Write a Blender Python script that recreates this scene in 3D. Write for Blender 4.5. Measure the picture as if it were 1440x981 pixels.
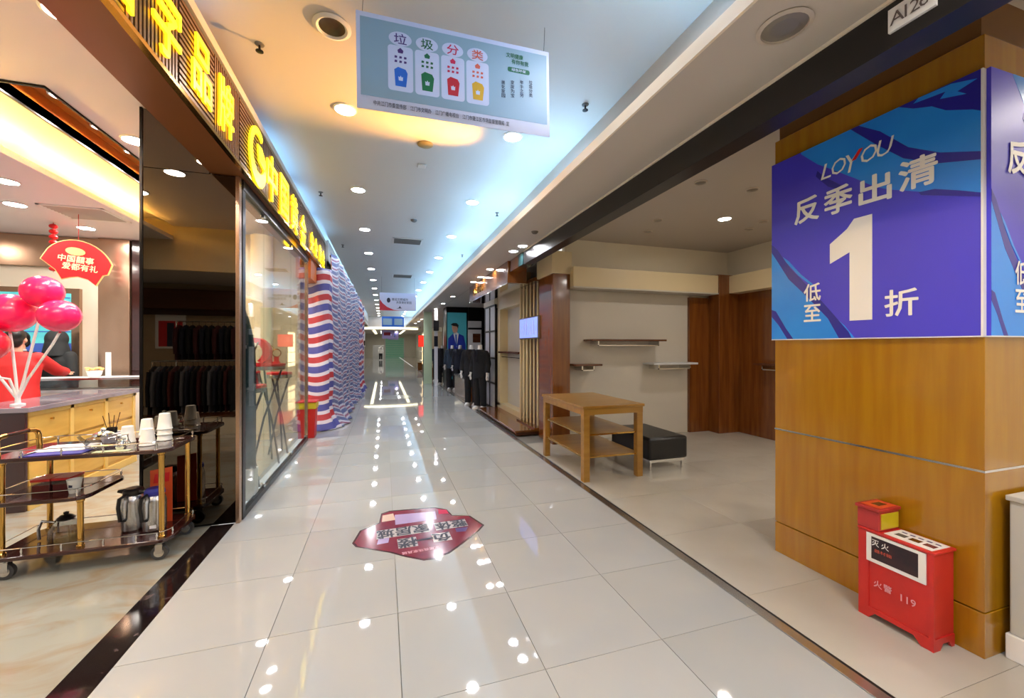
import bpy, bmesh, math, random
from mathutils import Vector, Matrix
random.seed(7)
for o in list(bpy.data.objects): bpy.data.objects.remove(o)
SC = bpy.context.scene; COL = SC.collection
# ------------------------------------------------------------------ camera, world, exposure
F, CX, HY, CH = 570.0, 720.0, 487.0, 1.5            # focal length in px, principal x, horizon row, eye height
TH = math.atan(180 / F); S_, C_ = math.sin(TH), math.cos(TH)
cam = bpy.data.cameras.new('camera'); co = bpy.data.objects.new('camera', cam); COL.objects.link(co)
cam.sensor_width = 36; cam.lens = 36 * F / 1440; cam.shift_y = -3.5 / 1440; cam.clip_start = .02; cam.clip_end = 200
co.location = (0, 0, CH); co.rotation_euler = (math.pi / 2, 0, -TH); SC.camera = co
wd = bpy.data.worlds.new('world'); SC.world = wd; wd.use_nodes = True
wd.node_tree.nodes['Background'].inputs[0].default_value = (1, .98, .95, 1); wd.node_tree.nodes['Background'].inputs[1].default_value = .22
vs = SC.view_settings; vs.view_transform = 'Standard'; vs.look = 'None'; vs.gamma = 1; vs.use_curve_mapping = False; vs.exposure = 2.1
LAMP = 42.0                                          # radiance of a lit downlight lens
# ------------------------------------------------------------------ pixel -> place
def ray(x, y):
    u = (x - CX) / F; return Vector((S_ + u * C_, C_ - u * S_, (HY - y) / F))
def onZ(x, y, z=0): d = ray(x, y); return Vector((0, 0, CH)) + d * ((z - CH) / d.z)
def onX(x, y, X): d = ray(x, y); return Vector((0, 0, CH)) + d * (X / d.x)
def onY(x, y, Y): d = ray(x, y); return Vector((0, 0, CH)) + d * (Y / d.y)
# ------------------------------------------------------------------ materials
def lin(c): c /= 255.0; return c / 12.92 if c <= .04045 else ((c + .055) / 1.055) ** 2.4
def rgb(r, g, b): return (lin(r), lin(g), lin(b), 1)
def M(name, c, rough=.5, metal=0, emit=0, c2=None, scale=5, stretch=(1, 1, 1), detail=4, dist=0, bump=0, bscale=60, coat=0, rnd=0, spec=.5, ramp=(.35, .65), trans=0, ecol=None, sub=0):
    m = bpy.data.materials.new(name); m.use_nodes = True; nt = m.node_tree; N = nt.nodes; L = nt.links
    b = N['Principled BSDF']; b.inputs['Base Color'].default_value = rgb(*c); b.inputs['Roughness'].default_value = rough; b.inputs['Metallic'].default_value = metal
    b.inputs['Coat Weight'].default_value = coat; b.inputs['Coat Roughness'].default_value = .08; b.inputs['Specular IOR Level'].default_value = spec
    b.inputs['Transmission Weight'].default_value = trans
    if sub: b.inputs['Subsurface Weight'].default_value = sub; b.inputs['Subsurface Radius'].default_value = (.03, .02, .02)
    if emit: b.inputs['Emission Color'].default_value = rgb(*(ecol or c)); b.inputs['Emission Strength'].default_value = emit
    tc = N.new('ShaderNodeTexCoord'); mp = N.new('ShaderNodeMapping'); mp.inputs['Scale'].default_value = stretch; L.new(tc.outputs['Object'], mp.inputs[0])
    last = None
    if c2:
        n = N.new('ShaderNodeTexNoise'); n.inputs['Scale'].default_value = scale; n.inputs['Detail'].default_value = detail; n.inputs['Distortion'].default_value = dist; L.new(mp.outputs[0], n.inputs['Vector'])
        r = N.new('ShaderNodeValToRGB'); r.color_ramp.elements[0].position, r.color_ramp.elements[1].position = ramp
        r.color_ramp.elements[0].color = rgb(*c); r.color_ramp.elements[1].color = rgb(*c2); L.new(n.outputs[0], r.inputs[0]); last = r.outputs[0]
    if rnd:
        oi = N.new('ShaderNodeObjectInfo'); mr = N.new('ShaderNodeMapRange'); mr.inputs[3].default_value = 1 - rnd; mr.inputs[4].default_value = 1; L.new(oi.outputs['Random'], mr.inputs[0])
        mx = N.new('ShaderNodeMix'); mx.data_type = 'RGBA'; mx.blend_type = 'MULTIPLY'; mx.inputs[0].default_value = 1
        if last: L.new(last, mx.inputs[6])
        else: mx.inputs[6].default_value = rgb(*c)
        L.new(mr.outputs[0], mx.inputs[7]); last = mx.outputs[2]
    if last: L.new(last, b.inputs['Base Color'])
    if bump:
        n2 = N.new('ShaderNodeTexNoise'); n2.inputs['Scale'].default_value = bscale; L.new(mp.outputs[0], n2.inputs['Vector'])
        bp = N.new('ShaderNodeBump'); bp.inputs['Strength'].default_value = bump; bp.inputs['Distance'].default_value = .01; L.new(n2.outputs[0], bp.inputs['Height']); L.new(bp.outputs[0], b.inputs['Normal'])
    return m
def glassmat(name, tint=(255, 255, 255), f0=.04):
    m = bpy.data.materials.new(name); m.use_nodes = True; nt = m.node_tree; N = nt.nodes; L = nt.links
    for n in list(N): N.remove(n)
    o = N.new('ShaderNodeOutputMaterial'); t = N.new('ShaderNodeBsdfTransparent'); g = N.new('ShaderNodeBsdfGlossy'); lw = N.new('ShaderNodeLayerWeight'); pw = N.new('ShaderNodeMath'); ma = N.new('ShaderNodeMath'); mx = N.new('ShaderNodeMixShader')
    t.inputs[0].default_value = rgb(*tint); g.inputs['Roughness'].default_value = .02; lw.inputs[0].default_value = .5; pw.operation = 'POWER'; pw.inputs[1].default_value = 5; ma.operation = 'MULTIPLY_ADD'; ma.inputs[1].default_value = 1 - f0; ma.inputs[2].default_value = f0
    L.new(lw.outputs['Facing'], pw.inputs[0]); L.new(pw.outputs[0], ma.inputs[0]); L.new(ma.outputs[0], mx.inputs[0]); L.new(t.outputs[0], mx.inputs[1]); L.new(g.outputs[0], mx.inputs[2]); L.new(mx.outputs[0], o.inputs[0]); return m
m_tile = M('floor_tile', (168, 169, 167), .03, c2=(176, 174, 168), scale=1.2, rnd=.1, spec=.62)
m_tilejoint = M('tile_joint', (120, 116, 108), .7)
m_far = M('far_floor', (162, 164, 162), .035, spec=.62)
m_cream = M('cream_tile', (188, 183, 172), .14, c2=(180, 174, 162), scale=1.5, rnd=.04)
m_goldfloor = M('onyx_marble', (150, 150, 140), .07, c2=(144, 124, 98), scale=2.6, stretch=(1, 1.8, 1), detail=8, dist=1.6, ramp=(.42, .72), spec=.6)
m_blackmarble = M('black_marble', (26, 18, 18), .08, c2=(120, 100, 96), scale=5, detail=10, dist=2.2, ramp=(.62, .78))
m_metal = M('brushed_steel', (200, 200, 202), .25, 1); m_chrome = M('chrome', (225, 225, 225), .08, 1); m_darkmetal = M('dark_metal', (45, 42, 42), .3, .9)
m_black = M('black_gap', (20, 16, 15), .5); m_ceil = M('ceiling_paint', (184, 174, 163), .6); m_white = M('white_paint', (235, 233, 228), .5); m_wall = M('cream_wall', (228, 220, 200), .55)
m_soffit = M('soffit_paint', (196, 186, 174), .55); m_lip = M('lip_paint', (240, 226, 204), .5); m_beam = M('black_beam', (28, 25, 25), .3)
m_gold = M('polished_brass', (214, 170, 90), .14, 1); m_oak = M('golden_veneer', (174, 122, 10), .2, c2=(162, 108, 7), scale=3, stretch=(6, 6, .5), detail=6, coat=.5)
m_oakdark = M('veneer_joint', (110, 70, 15), .5); m_redwood = M('reddish_wood', (126, 72, 26), .18, c2=(104, 56, 18), scale=3, stretch=(5, 5, .4), detail=6, coat=.6)
m_brownwood = M('brown_wood', (96, 50, 24), .25, c2=(80, 40, 18), scale=3, stretch=(.5, 5, 5), coat=.3); m_tablewood = M('table_wood', (166, 122, 50), .28, c2=(150, 106, 40), scale=4, stretch=(.6, 4, 4), detail=6, coat=.2)
m_beige = M('beige_laminate', (214, 196, 156), .4); m_niche = M('niche_grey', (196, 190, 178), .5); m_leather = M('black_leather', (16, 16, 19), .32, bump=.15, bscale=120)
m_red = M('red_enamel', (206, 44, 38), .32, c2=(190, 36, 34), scale=3); m_redplastic = M('red_plastic', (196, 36, 30), .35); m_yellow = M('yellow_plastic', (206, 186, 30), .4)
m_fasciabrown = M('bronze_soffit', (150, 92, 50), .3, .35); m_slat = M('bronze_slat', (122, 88, 64), .35, .5); m_backing = M('dark_backing', (52, 28, 16), .5); m_cap = M('fascia_cap', (170, 158, 146), .4)
m_neon = M('lit_letter', (255, 214, 20), .4, emit=.5, ecol=(255, 232, 28)); m_neonside = m_neon
m_lens = M('lit_lens', (255, 255, 250), .5, emit=LAMP, ecol=(248, 248, 255)); m_lensw = M('lit_lens_warm', (255, 240, 215), .5, emit=LAMP * 1.6, ecol=(255, 246, 236)); m_off = M('unlit_lens', (150, 142, 128), .3, .4); m_dark = M('dark_hole', (38, 34, 28), .5)
m_blue = M('blue_led', (120, 195, 255), .5, emit=24, ecol=(136, 200, 255)); m_amber = M('amber_led', (255, 180, 60), .5, emit=40, ecol=(255, 176, 52)); m_warmled = M('warm_led', (255, 214, 110), .5, emit=26, ecol=(255, 205, 100))
m_mirror = M('smoked_mirror', (102, 95, 86), .012, 1); m_glass = glassmat('clear_glass', (246, 250, 248)); m_case = glassmat('case_glass', (235, 240, 242))
m_bronze = M('rose_metal_panel', (190, 160, 136), .22, .85, c2=(176, 142, 116), scale=2, stretch=(1, 1, .3)); m_screen = M('screen_teal', (90, 190, 190), .3, emit=.15, c2=(60, 150, 170), scale=4)
m_screenb = M('screen_blue', (60, 90, 170), .3, emit=.1); m_screenv = M('screen_violet', (130, 150, 240), .3, emit=.35, ecol=(110, 130, 240)); m_counter = M('counter_wood', (222, 176, 84), .3, c2=(208, 158, 66), scale=3, stretch=(4, .6, 4), coat=.2)
m_countertrim = M('counter_trim', (230, 190, 104), .3); m_paper = M('white_paper', (238, 236, 232), .7); m_bluepaper = M('blue_folder', (40, 44, 140), .5); m_pink = M('pink_balloon', (252, 36, 104), .22, coat=.3, sub=.15); m_pinkd = M('red_balloon', (236, 30, 60), .22, coat=.3, sub=.15)
m_plastic = M('white_plastic', (238, 236, 236), .3); m_cup = M('paper_cup', (236, 234, 226), .6); m_mahog = M('mahogany', (58, 22, 18), .14, c2=(44, 16, 14), scale=3, stretch=(1, 6, 6), coat=.6); m_rubber = M('rubber', (60, 58, 58), .5)
m_navy = M('navy_cloth', (22, 26, 42), .85, bump=.1); m_blackcloth = M('black_cloth', (17, 17, 20), .85, bump=.1); m_grey = M('grey_cloth', (92, 92, 98), .85); m_teal = M('teal_cloth', (36, 50, 64), .85); m_mann = M('mannequin_white', (232, 228, 222), .4); m_skin = M('skin', (218, 168, 140), .5, sub=.1); m_hair = M('dark_hair', (22, 17, 16), .4)
m_redcoat = M('red_coat', (198, 30, 30), .7); m_mask = M('mask_cloth', (226, 232, 238), .7); m_charcoal = M('charcoal_hood', (40, 44, 46), .8); m_maroon = M('maroon_cloth', (70, 24, 26), .85); m_orange = M('orange_print', (222, 84, 34), .5)
m_redprint = M('red_print', (214, 22, 28), .4); m_goldprint = M('gold_print', (255, 206, 128), .4); m_cream2 = M('cream_print', (255, 226, 178), .4)
m_bannerbg = M('banner_blue', (136, 160, 176), .5); m_bannerw = M('banner_white', (196, 198, 220), .5); m_ink = M('dark_ink', (34, 40, 60), .6); m_inkgreen = M('green_ink', (18, 92, 60), .6); m_bgreen = M('bin_green', (14, 104, 60), .5); m_bblue = M('bin_blue', (30, 96, 190), .5); m_bred = M('bin_red', (186, 26, 44), .5); m_byel = M('bin_yellow', (206, 156, 30), .5); m_inkred = M('crimson_ink', (190, 20, 70), .6); m_inkbrown = M('orange_ink', (206, 90, 70), .6); m_inkpurple = M('purple_ink', (70, 40, 110), .6)
m_signblue = M('sign_violet', (70, 62, 214), .42, c2=(76, 68, 218), scale=1); m_stroke = M('sign_lightblue', (36, 140, 244), .28, c2=(44, 150, 248), scale=3); m_streak = M('sign_deepblue', (44, 40, 160), .28); m_signwhite = M('sign_lettering', (250, 246, 242), .35)
m_decal = M('decal_crimson', (128, 40, 54), .12, c2=(112, 34, 54), scale=4, spec=.7); m_decaldark = M('decal_border', (76, 40, 46), .12); m_decalw = M('decal_white', (190, 182, 182), .15); m_decalp = M('decal_lilac', (170, 150, 190), .15); m_decalpink = M('decal_pink', (232, 170, 180), .15); m_decalt = M('decal_tan', (206, 176, 160), .15)
m_greenwall = M('far_green', (120, 170, 140), .5, emit=.03); m_blue2 = M('dim_blue_led', (120, 195, 255), .5, emit=9, ecol=(120, 190, 255)); m_lilac = M('lilac_print', (150, 140, 200), .5); m_posterteal = M('poster_teal', (60, 140, 150), .4, emit=.05); m_suitblue = M('print_suit_blue', (40, 60, 170), .4); m_glow = M('lit_bar', (255, 250, 220), .5, emit=.7, ecol=(255, 246, 210)); m_shoplit = M('lit_panel', (255, 225, 170), .5, emit=.9, ecol=(255, 220, 165)); m_redlit = M('lit_red_panel', (230, 40, 24), .5, emit=.4)
m_tealplate = M('header_green_glass', (40, 70, 74), .08, .3); m_steelgrey = M('grey_cabinet', (196, 194, 188), .35); m_acryl = glassmat('acrylic', (250, 250, 252))
m_shadowbox = M('frosted_panel', (206, 208, 210), .4); m_vent = M('vent_metal', (196, 184, 170), .5); m_ventdark = M('dark_grey_and_vent_shade', (96, 88, 80), .6); m_glassy = glassmat('pot_glass', (214, 216, 218), .1)  # m_ventdark: dark grey of small fittings, and painted shade in the vent recess
def stripes(name='striped_tarp', cols=None, pos=(.30, .48, .82)):
    cols = cols or ((184, 58, 62), (214, 208, 214), (80, 82, 150), (214, 208, 214))
    m = bpy.data.materials.new(name); m.use_nodes = True; nt = m.node_tree; N = nt.nodes; L = nt.links; b = N['Principled BSDF']; b.inputs['Roughness'].default_value = .42
    uv = N.new('ShaderNodeUVMap'); sx = N.new('ShaderNodeSeparateXYZ'); L.new(uv.outputs[0], sx.inputs[0])
    fr = N.new('ShaderNodeMath'); fr.operation = 'FRACT'; L.new(sx.outputs[1], fr.inputs[0]); r = N.new('ShaderNodeValToRGB'); r.color_ramp.interpolation = 'CONSTANT'; e = r.color_ramp.elements
    e[0].position = 0; e[0].color = rgb(*cols[0]); e[1].position = pos[0]; e[1].color = rgb(*cols[1])
    for p, c in ((pos[1], cols[2]), (pos[2], cols[3])): q = e.new(p); q.color = rgb(*c)
    L.new(fr.outputs[0], r.inputs[0]); L.new(r.outputs[0], b.inputs['Base Color']); return m
m_stripes = stripes(); m_stripes2 = stripes('greyer_striped_tarp', ((150, 96, 122), (196, 196, 206), (96, 104, 148), (190, 192, 204)), (.2, .42, .84))  # second set: greyer stripes for the long corridor side
# ------------------------------------------------------------------ mesh builder
class MB:
    def __init__(s): s.v = []; s.f = []
    def add(s, vs, fs): k = len(s.v); s.v += [tuple(p) for p in vs]; s.f += [tuple(i + k for i in f) for f in fs]; return s
    def box(s, a, b):
        x0, y0, z0 = a; x1, y1, z1 = b
        return s.add([(x0, y0, z0), (x1, y0, z0), (x1, y1, z0), (x0, y1, z0), (x0, y0, z1), (x1, y0, z1), (x1, y1, z1), (x0, y1, z1)], [(0, 3, 2, 1), (4, 5, 6, 7), (0, 1, 5, 4), (1, 2, 6, 5), (2, 3, 7, 6), (3, 0, 4, 7)])
    def cbox(s, c, d): return s.box([c[i] - d[i] / 2 for i in range(3)], [c[i] + d[i] / 2 for i in range(3)])
    def tube(s, pts, r, n=10, sq=1.0, cap=True):
        pts = [Vector(p) for p in pts]; R = r if isinstance(r, (list, tuple)) else [r] * len(pts); k = len(s.v); up = None
        for i, p in enumerate(pts):
            t = (pts[min(i + 1, len(pts) - 1)] - pts[max(i - 1, 0)]).normalized()
            a = Vector((0, 0, 1)) if abs(t.z) < .9 else Vector((0, 1, 0))
            if up is not None: a = up
            x = (a - t * a.dot(t)).normalized(); y = t.cross(x); up = x
            for j in range(n):
                an = 2 * math.pi * j / n; q = p + (x * math.cos(an) + y * math.sin(an) * sq) * R[i]; s.v.append(tuple(q))
        for i in range(len(pts) - 1):
            for j in range(n): a = k + i * n + j; b = k + i * n + (j + 1) % n; s.f.append((a, b, b + n, a + n))
        if cap: s.f.append(tuple(k + j for j in range(n))[::-1]); s.f.append(tuple(k + (len(pts) - 1) * n + j for j in range(n)))
        return s
    def lathe(s, prof, c=(0, 0, 0), n=24, cap=True):      # profile of (r, z)
        k = len(s.v)
        for r, z in prof:
            for j in range(n): a = 2 * math.pi * j / n; s.v.append((c[0] + r * math.cos(a), c[1] + r * math.sin(a), c[2] + z))
        for i in range(len(prof) - 1):
            for j in range(n): a = k + i * n + j; b = k + i * n + (j + 1) % n; s.f.append((a, b, b + n, a + n))
        if cap: s.f.append(tuple(k + j for j in range(n))[::-1]); s.f.append(tuple(k + (len(prof) - 1) * n + j for j in range(n)))
        return s
    def loft(s, secs, n=16):                               # sections (cx, cy, z, rx, ry)
        k = len(s.v)
        for cx, cy, z, rx, ry in secs:
            for j in range(n): a = 2 * math.pi * j / n; s.v.append((cx + rx * math.cos(a), cy + ry * math.sin(a), z))
        for i in range(len(secs) - 1):
            for j in range(n): a = k + i * n + j; b = k + i * n + (j + 1) % n; s.f.append((a, b, b + n, a + n))
        s.f.append(tuple(k + j for j in range(n))[::-1]); s.f.append(tuple(k + (len(secs) - 1) * n + j for j in range(n))); return s
    def ball(s, c, r, n=16, m=10):
        r = r if isinstance(r, (tuple, list)) else (r, r, r); pr = []
        for i in range(1, m): a = math.pi * i / m; pr.append((math.sin(a), -math.cos(a)))
        k = len(s.v); s.lathe(pr, n=n)
        for i in range(k, len(s.v)): x, y, z = s.v[i]; s.v[i] = (c[0] + x * r[0], c[1] + y * r[1], c[2] + z * r[2])
        return s
    def prism(s, poly, o, x, y, d):                        # 2D polygon in plane (o, x, y) thickened by d along x cross y
        o, x, y = Vector(o), Vector(x), Vector(y); nn = x.cross(y).normalized(); n = len(poly)
        A = [o + x * p[0] + y * p[1] for p in poly]; B = [p + nn * d for p in A]
        return s.add(A + B, [tuple(range(n))[::-1], tuple(range(n, 2 * n))] + [(i, (i + 1) % n, n + (i + 1) % n, n + i) for i in range(n)])
def off(o):
    v = Vector((0, 0, 0))
    while o is not None: v += o.location; o = o.parent
    return v
def mk(name, mb, mat, parent=None, world=False, bevel=0, ang=35, smooth=True, kind=None):
    me = bpy.data.meshes.new(name); v = mb.v
    if world and parent is not None: w = off(parent); v = [(p[0] - w.x, p[1] - w.y, p[2] - w.z) for p in v]
    me.from_pydata(v, [], mb.f); me.materials.append(mat)
    if smooth: me.shade_smooth(); me.set_sharp_from_angle(angle=math.radians(ang))
    o = bpy.data.objects.new(name, me); COL.objects.link(o); o.parent = parent
    if bevel: b = o.modifiers.new('bevel', 'BEVEL'); b.width = bevel; b.segments = 2; b.limit_method = 'ANGLE'
    if kind: o['kind'] = kind
    return o
def setp(o, label, cat, group=None, kind=None):
    o['label'] = label; o['category'] = cat
    if group: o['group'] = group
    if kind: o['kind'] = kind
    return o
def thing(name, label, cat, loc=(0, 0, 0), rz=0, group=None):
    o = bpy.data.objects.new(name, None); COL.objects.link(o); o.empty_display_size = .05; o.location = loc; o.rotation_euler = (0, 0, rz); return setp(o, label, cat, group)
def struct(name, mb, mat, label=None, bevel=0, smooth=True):
    o = mk(name, mb, mat, bevel=bevel, smooth=smooth); o['kind'] = 'structure'; setp(o, label or name.replace('_', ' ') + ' of the shopping mall', 'structure'); return o
def copy_tree(o, parent=None):
    c = o.copy(); COL.objects.link(c); c.parent = parent
    for ch in [k for k in o.children]: copy_tree(ch, c)
    return c
def B(a, b): return MB().box(a, b)
def bake(o):                                               # apply the modifiers of one object
    dg = bpy.context.evaluated_depsgraph_get(); me = bpy.data.meshes.new_from_object(o.evaluated_get(dg)); o.modifiers.clear(); o.data = me; return o
_tx = {}
def text_mb(s, size=1.0, ext=.01, bold=0.0, wide=1.0, slant=0.0):
    cu = bpy.data.curves.new('t', 'FONT'); cu.body = s; cu.size = 1.0; cu.align_x = 'CENTER'; cu.align_y = 'CENTER'; cu.extrude = 0; cu.offset = bold; cu.resolution_u = 2; cu.shear = slant
    ob = bpy.data.objects.new('t', cu); COL.objects.link(ob); dg = bpy.context.evaluated_depsgraph_get(); dg.update(); me = bpy.data.meshes.new_from_object(ob.evaluated_get(dg))
    V = [v.co.copy() for v in me.vertices]; Fc = [tuple(p.vertices) for p in me.polygons]; bpy.data.objects.remove(ob); bpy.data.meshes.remove(me)
    if not V: return MB()
    x0, x1 = min(v.x for v in V), max(v.x for v in V); y0, y1 = min(v.y for v in V), max(v.y for v in V); cx, cy = (x0 + x1) / 2, (y0 + y1) / 2
    mb = MB(); n = len(V); tv = [((v.x - cx) * size * wide, (v.y - cy) * size, ext) for v in V]; mb.v = tv; mb.f = list(Fc)
    ed = {}
    for f in Fc:
        for i in range(len(f)): e = (f[i], f[(i + 1) % len(f)]); ed[e] = ed.get(e, 0) + 1
    if ext > .004:                                         # thick letters get side walls
        mb.v += [(a, b, 0) for a, b, c in tv]
        for (a, b) in ed:
            if (b, a) not in ed: mb.f.append((b, a, a + n, b + n))
    return mb
def fit(mb, w=None, h=None):
    xs = [v[0] for v in mb.v]; ys = [v[1] for v in mb.v]; sx = w / (max(xs) - min(xs)) if w else None; sy = h / (max(ys) - min(ys)) if h else None
    sx = sx or sy; sy = sy or sx; mb.v = [(a * sx, b * sy, c) for a, b, c in mb.v]; return mb
def place(mb, o, x, y):
    o, x, y = Vector(o), Vector(x).normalized(), Vector(y).normalized(); n = x.cross(y); r = MB(); r.v = [tuple(o + x * a + y * b + n * c) for a, b, c in mb.v]; r.f = mb.f; return r
def letter(s, parent, o, x, y, mat, w=None, h=None, ext=.003, bold=.02, slant=0, name='letter'):
    mb = text_mb(s, 1, ext, 0, 1, slant)
    if not mb.v: return None
    fit(mb, w, h); ys = [v[1] for v in mb.v]; e = bold * (max(ys) - min(ys)) * .6; bv, bf = list(mb.v), list(mb.f)
    if bold:                                               # heavier strokes: the glyph again, shifted a hair each way
        for k, (a, b) in enumerate(((e, 0), (-e, 0), (0, e), (0, -e), (e * .7, e * .7), (-e * .7, e * .7), (e * .7, -e * .7), (-e * .7, -e * .7))):
            mb.add([(p[0] + a, p[1] + b, p[2] - 2e-5 * (k + 1) if p[2] > 0 else p[2]) for p in bv], bf)
    q = mk(name, place(mb, o, x, y), mat, parent, world=True, smooth=False)
    if len(s.strip()) > 1: q['kind'] = 'stuff'
    return q
UP = (0, 0, 1)
# ================================================================== THE SETTING
ZC, ZS = 3.7, 2.93                                    # corridor ceiling, side soffit
TX, TY, X0, YB = .642, .62, -1.21, -3.83              # floor tile pitch and origin
fl = struct('floor', B((X0, -9, -.06), (2.0, 12.28, -.022)), m_tilejoint, 'polished cream tile floor of the mall corridor')
tm = None; base = MB().box((.0015, .0015, -.022), (TX - .0015, TY - .0015, 0))
for r in range(26):
    for c in range(5):
        if tm is None: t = mk('tile', base, m_tile, fl, smooth=False); tm = t.data
        else: t = bpy.data.objects.new('tile', tm); COL.objects.link(t); t.parent = fl
        t.location = (X0 + c * TX, YB + r * TY, 0)
ft = mk('tile_field', B((X0, 12.29, -.022), (2.0, 60, 0)), m_far, fl, smooth=False, kind='stuff')
tb = mk('tile_field', B((X0, -9, -.022), (2.0, YB, 0)), m_far, fl, smooth=False, kind='stuff')
struct('trim_1', B((X0 - .17, 1.0, -.05), (X0, 3.99, .001)), m_blackmarble, 'black marble threshold strip between gold shop and corridor')
struct('floor.001', B((-9, 0.2, -.06), (X0 - .17, 8.1, -.001)), m_goldfloor, 'mottled beige onyx floor of the gold shop')
struct('floor.002', B((-9, -9, -.06), (X0, .2, -.002)), m_cream, 'cream floor of the shop behind')
struct('trim_2', B((2.0, -9, -.05), (2.06, 31, .006)), m_metal, 'brushed steel floor strip along the vacant shop')
struct('trim_3', B((2.06, -9, -.05), (2.082, 31, .002)), m_black, 'dark groove beside the steel floor strip')
f2 = struct('floor.003', B((2.082, -4, -.06), (6.1, 9.9, -.022)), m_tilejoint, 'cream tile floor of the vacant shop')
tb = MB().box((.001, .001, -.022), (.8 - .001, .8 - .001, 0)); tm = None
for r in range(12):
    for c in range(5):
        if tm is None: t = mk('tile', tb, m_cream, f2, smooth=False); tm = t.data
        else: t = bpy.data.objects.new('tile', tm); COL.objects.link(t); t.parent = f2
        t.location = (2.085 + c * .8, -3.7 + r * .8, 0)
struct('floor.004', B((2.082, 9.9, -.06), (8, 60, 0)), M('stall_floor', (150, 140, 130), .12), 'grey floor of the menswear stalls')
struct('floor.005', B((-9, 8.1, -.06), (X0, 60, -.001)), M('left_stall_floor', (170, 166, 160), .12), 'grey floor of the far shops')
# ceilings
struct('ceiling', B((-1.4, -9, ZC), (2.05, 31, ZC + .1)), m_ceil, 'cream painted ceiling of the mall corridor')
struct('ceiling.001', B((1.47, -9, ZS), (2.0, 31, ZS + .03)), m_soffit, 'dropped ceiling soffit beside the vacant shop')
struct('trim_4', B((1.455, -9, ZS - .004), (1.47, 31, ZS + .07)), m_lip, 'cream lip of the lit ceiling cove')
struct('wall_cove', B((2.0, -9, ZS), (2.05, 31, ZC)), m_ceil, 'back of the ceiling cove')
struct('trim_5', B((2.0, -9, 2.735), (2.14, 5.75, ZS + .02)), m_beam, 'black beam above the vacant shop front')
struct('trim_6', B((1.985, -9, ZS - .012), (2.0, 5.75, ZS)), m_lip, 'pale line along the black beam')
struct('ceiling.002', B((2.05, -9, 3.22), (6.2, 5.92, 3.3)), m_ceil, 'plain ceiling of the vacant shop')
struct('ceiling.003', B((2.06, 6.03, 2.96), (8, 31, 3.05)), m_soffit, 'ceiling over the menswear stalls')
# gold shop ceilings: raised part with a trough, lower part with a warm cove
c1 = MB(); TR = (-2.72, -2.40, 3.9, 7.7)
c1.box((-3.2, .2, 3.42), (TR[0], 8.1, 3.5)); c1.box((TR[1], .2, 3.42), (-1.392, 8.1, 3.5)); c1.box((TR[0], .2, 3.42), (TR[1], TR[2], 3.5)); c1.box((TR[0], TR[3], 3.42), (TR[1], 8.1, 3.5))
struct('ceiling.004', c1, M('shop_ceiling', (236, 226, 224), .5), 'white raised ceiling of the gold shop')
struct('ceiling.005', B((-9, .2, 3.2), (-3.2, 8.1, 3.26)), M('shop_ceiling_low', (232, 224, 222), .5), 'white lower ceiling of the gold shop')
struct('ceiling.006', B((-9, .2, 3.5), (-3.2, 8.1, 3.56)), m_white, 'top of the warm cove')
struct('trim_22', B((-9, .1, 2.72), (-1.4, .2, 3.56)), m_beige, 'beige header between the gold shop and the shop behind')
struct('wall_gold_back', B((-9, 8.1, 0), (-1.25, 8.2, 3.5)), m_wall, 'white back wall of the gold shop')
struct('wall_gold_left', B((-9, .2, 0), (-8.9, 8.1, 3.5)), m_white, 'side wall of the gold shop')
# shop behind the viewer (seen in the smoked mirror)
struct('wall_behind', B((-9, -4.6, 0), (X0, -4.5, 3.3)), M('behind_wall', (176, 150, 112), .5), 'wall of the menswear shop behind')
struct('ceiling.007', B((-9, -9, 3.1), (X0, .1, 3.2)), m_soffit, 'ceiling of the menswear shop behind')
# vacant shop walls
YW = 5.92
struct('wall_vacant_back', B((2.75, YW, 0), (6.1, YW + .1, 3.25)), m_wall, 'cream back wall of the vacant shop')
struct('wall_vacant_right', B((6.02, -4, 0), (6.12, YW, 3.25)), m_wall, 'cream side wall of the vacant shop')
struct('wall_vacant_near', B((2.2, -4.1, 0), (6.1, -4, 3.25)), m_wall, 'near wall of the vacant shop')
# far end
struct('wall_stalls', B((6, 6.1, 0), (6.1, 31, 3.1)), M('stall_wall', (90, 88, 88), .5), 'dark wall behind the menswear stalls')
struct('wall_far_left', B((-4.5, 8.2, 0), (-4.4, 60, 3.4)), M('far_left_wall', (190, 190, 186), .5), 'pale wall of far left shops')
struct('ceiling.008', B((-4.5, 8.8, 3.1), (-1.06, 60, 3.2)), m_soffit, 'ceiling of far left shops')
struct('trim_7', B((-1.1, 8.8, 2.95), (-1.06, 60, 3.62)), m_soffit, 'painted bulkhead of far left shops')
struct('trim_8', B((-1.6, 31, 2.72), (2.6, 31.5, ZC + .1)), m_ceil, 'cross beam at the end of the corridor ceiling')
struct('ceiling.009', B((-4.5, 31.5, 3.15), (8, 60, 3.25)), m_soffit, 'low ceiling beyond the cross beam')
struct('wall_end', B((-5, 58, 0), (8, 58.2, 3.3)), m_wall, 'wall at the far end of the mall')
struct('wall_far_right', B((4.2, 31, 0), (4.3, 60, 3.2)), m_wall, 'pale wall of far right shops')
struct('wall_near_end', B((-9, -9.1, 0), (6.2, -9, 3.8)), m_wall, 'wall behind the viewer')
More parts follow.
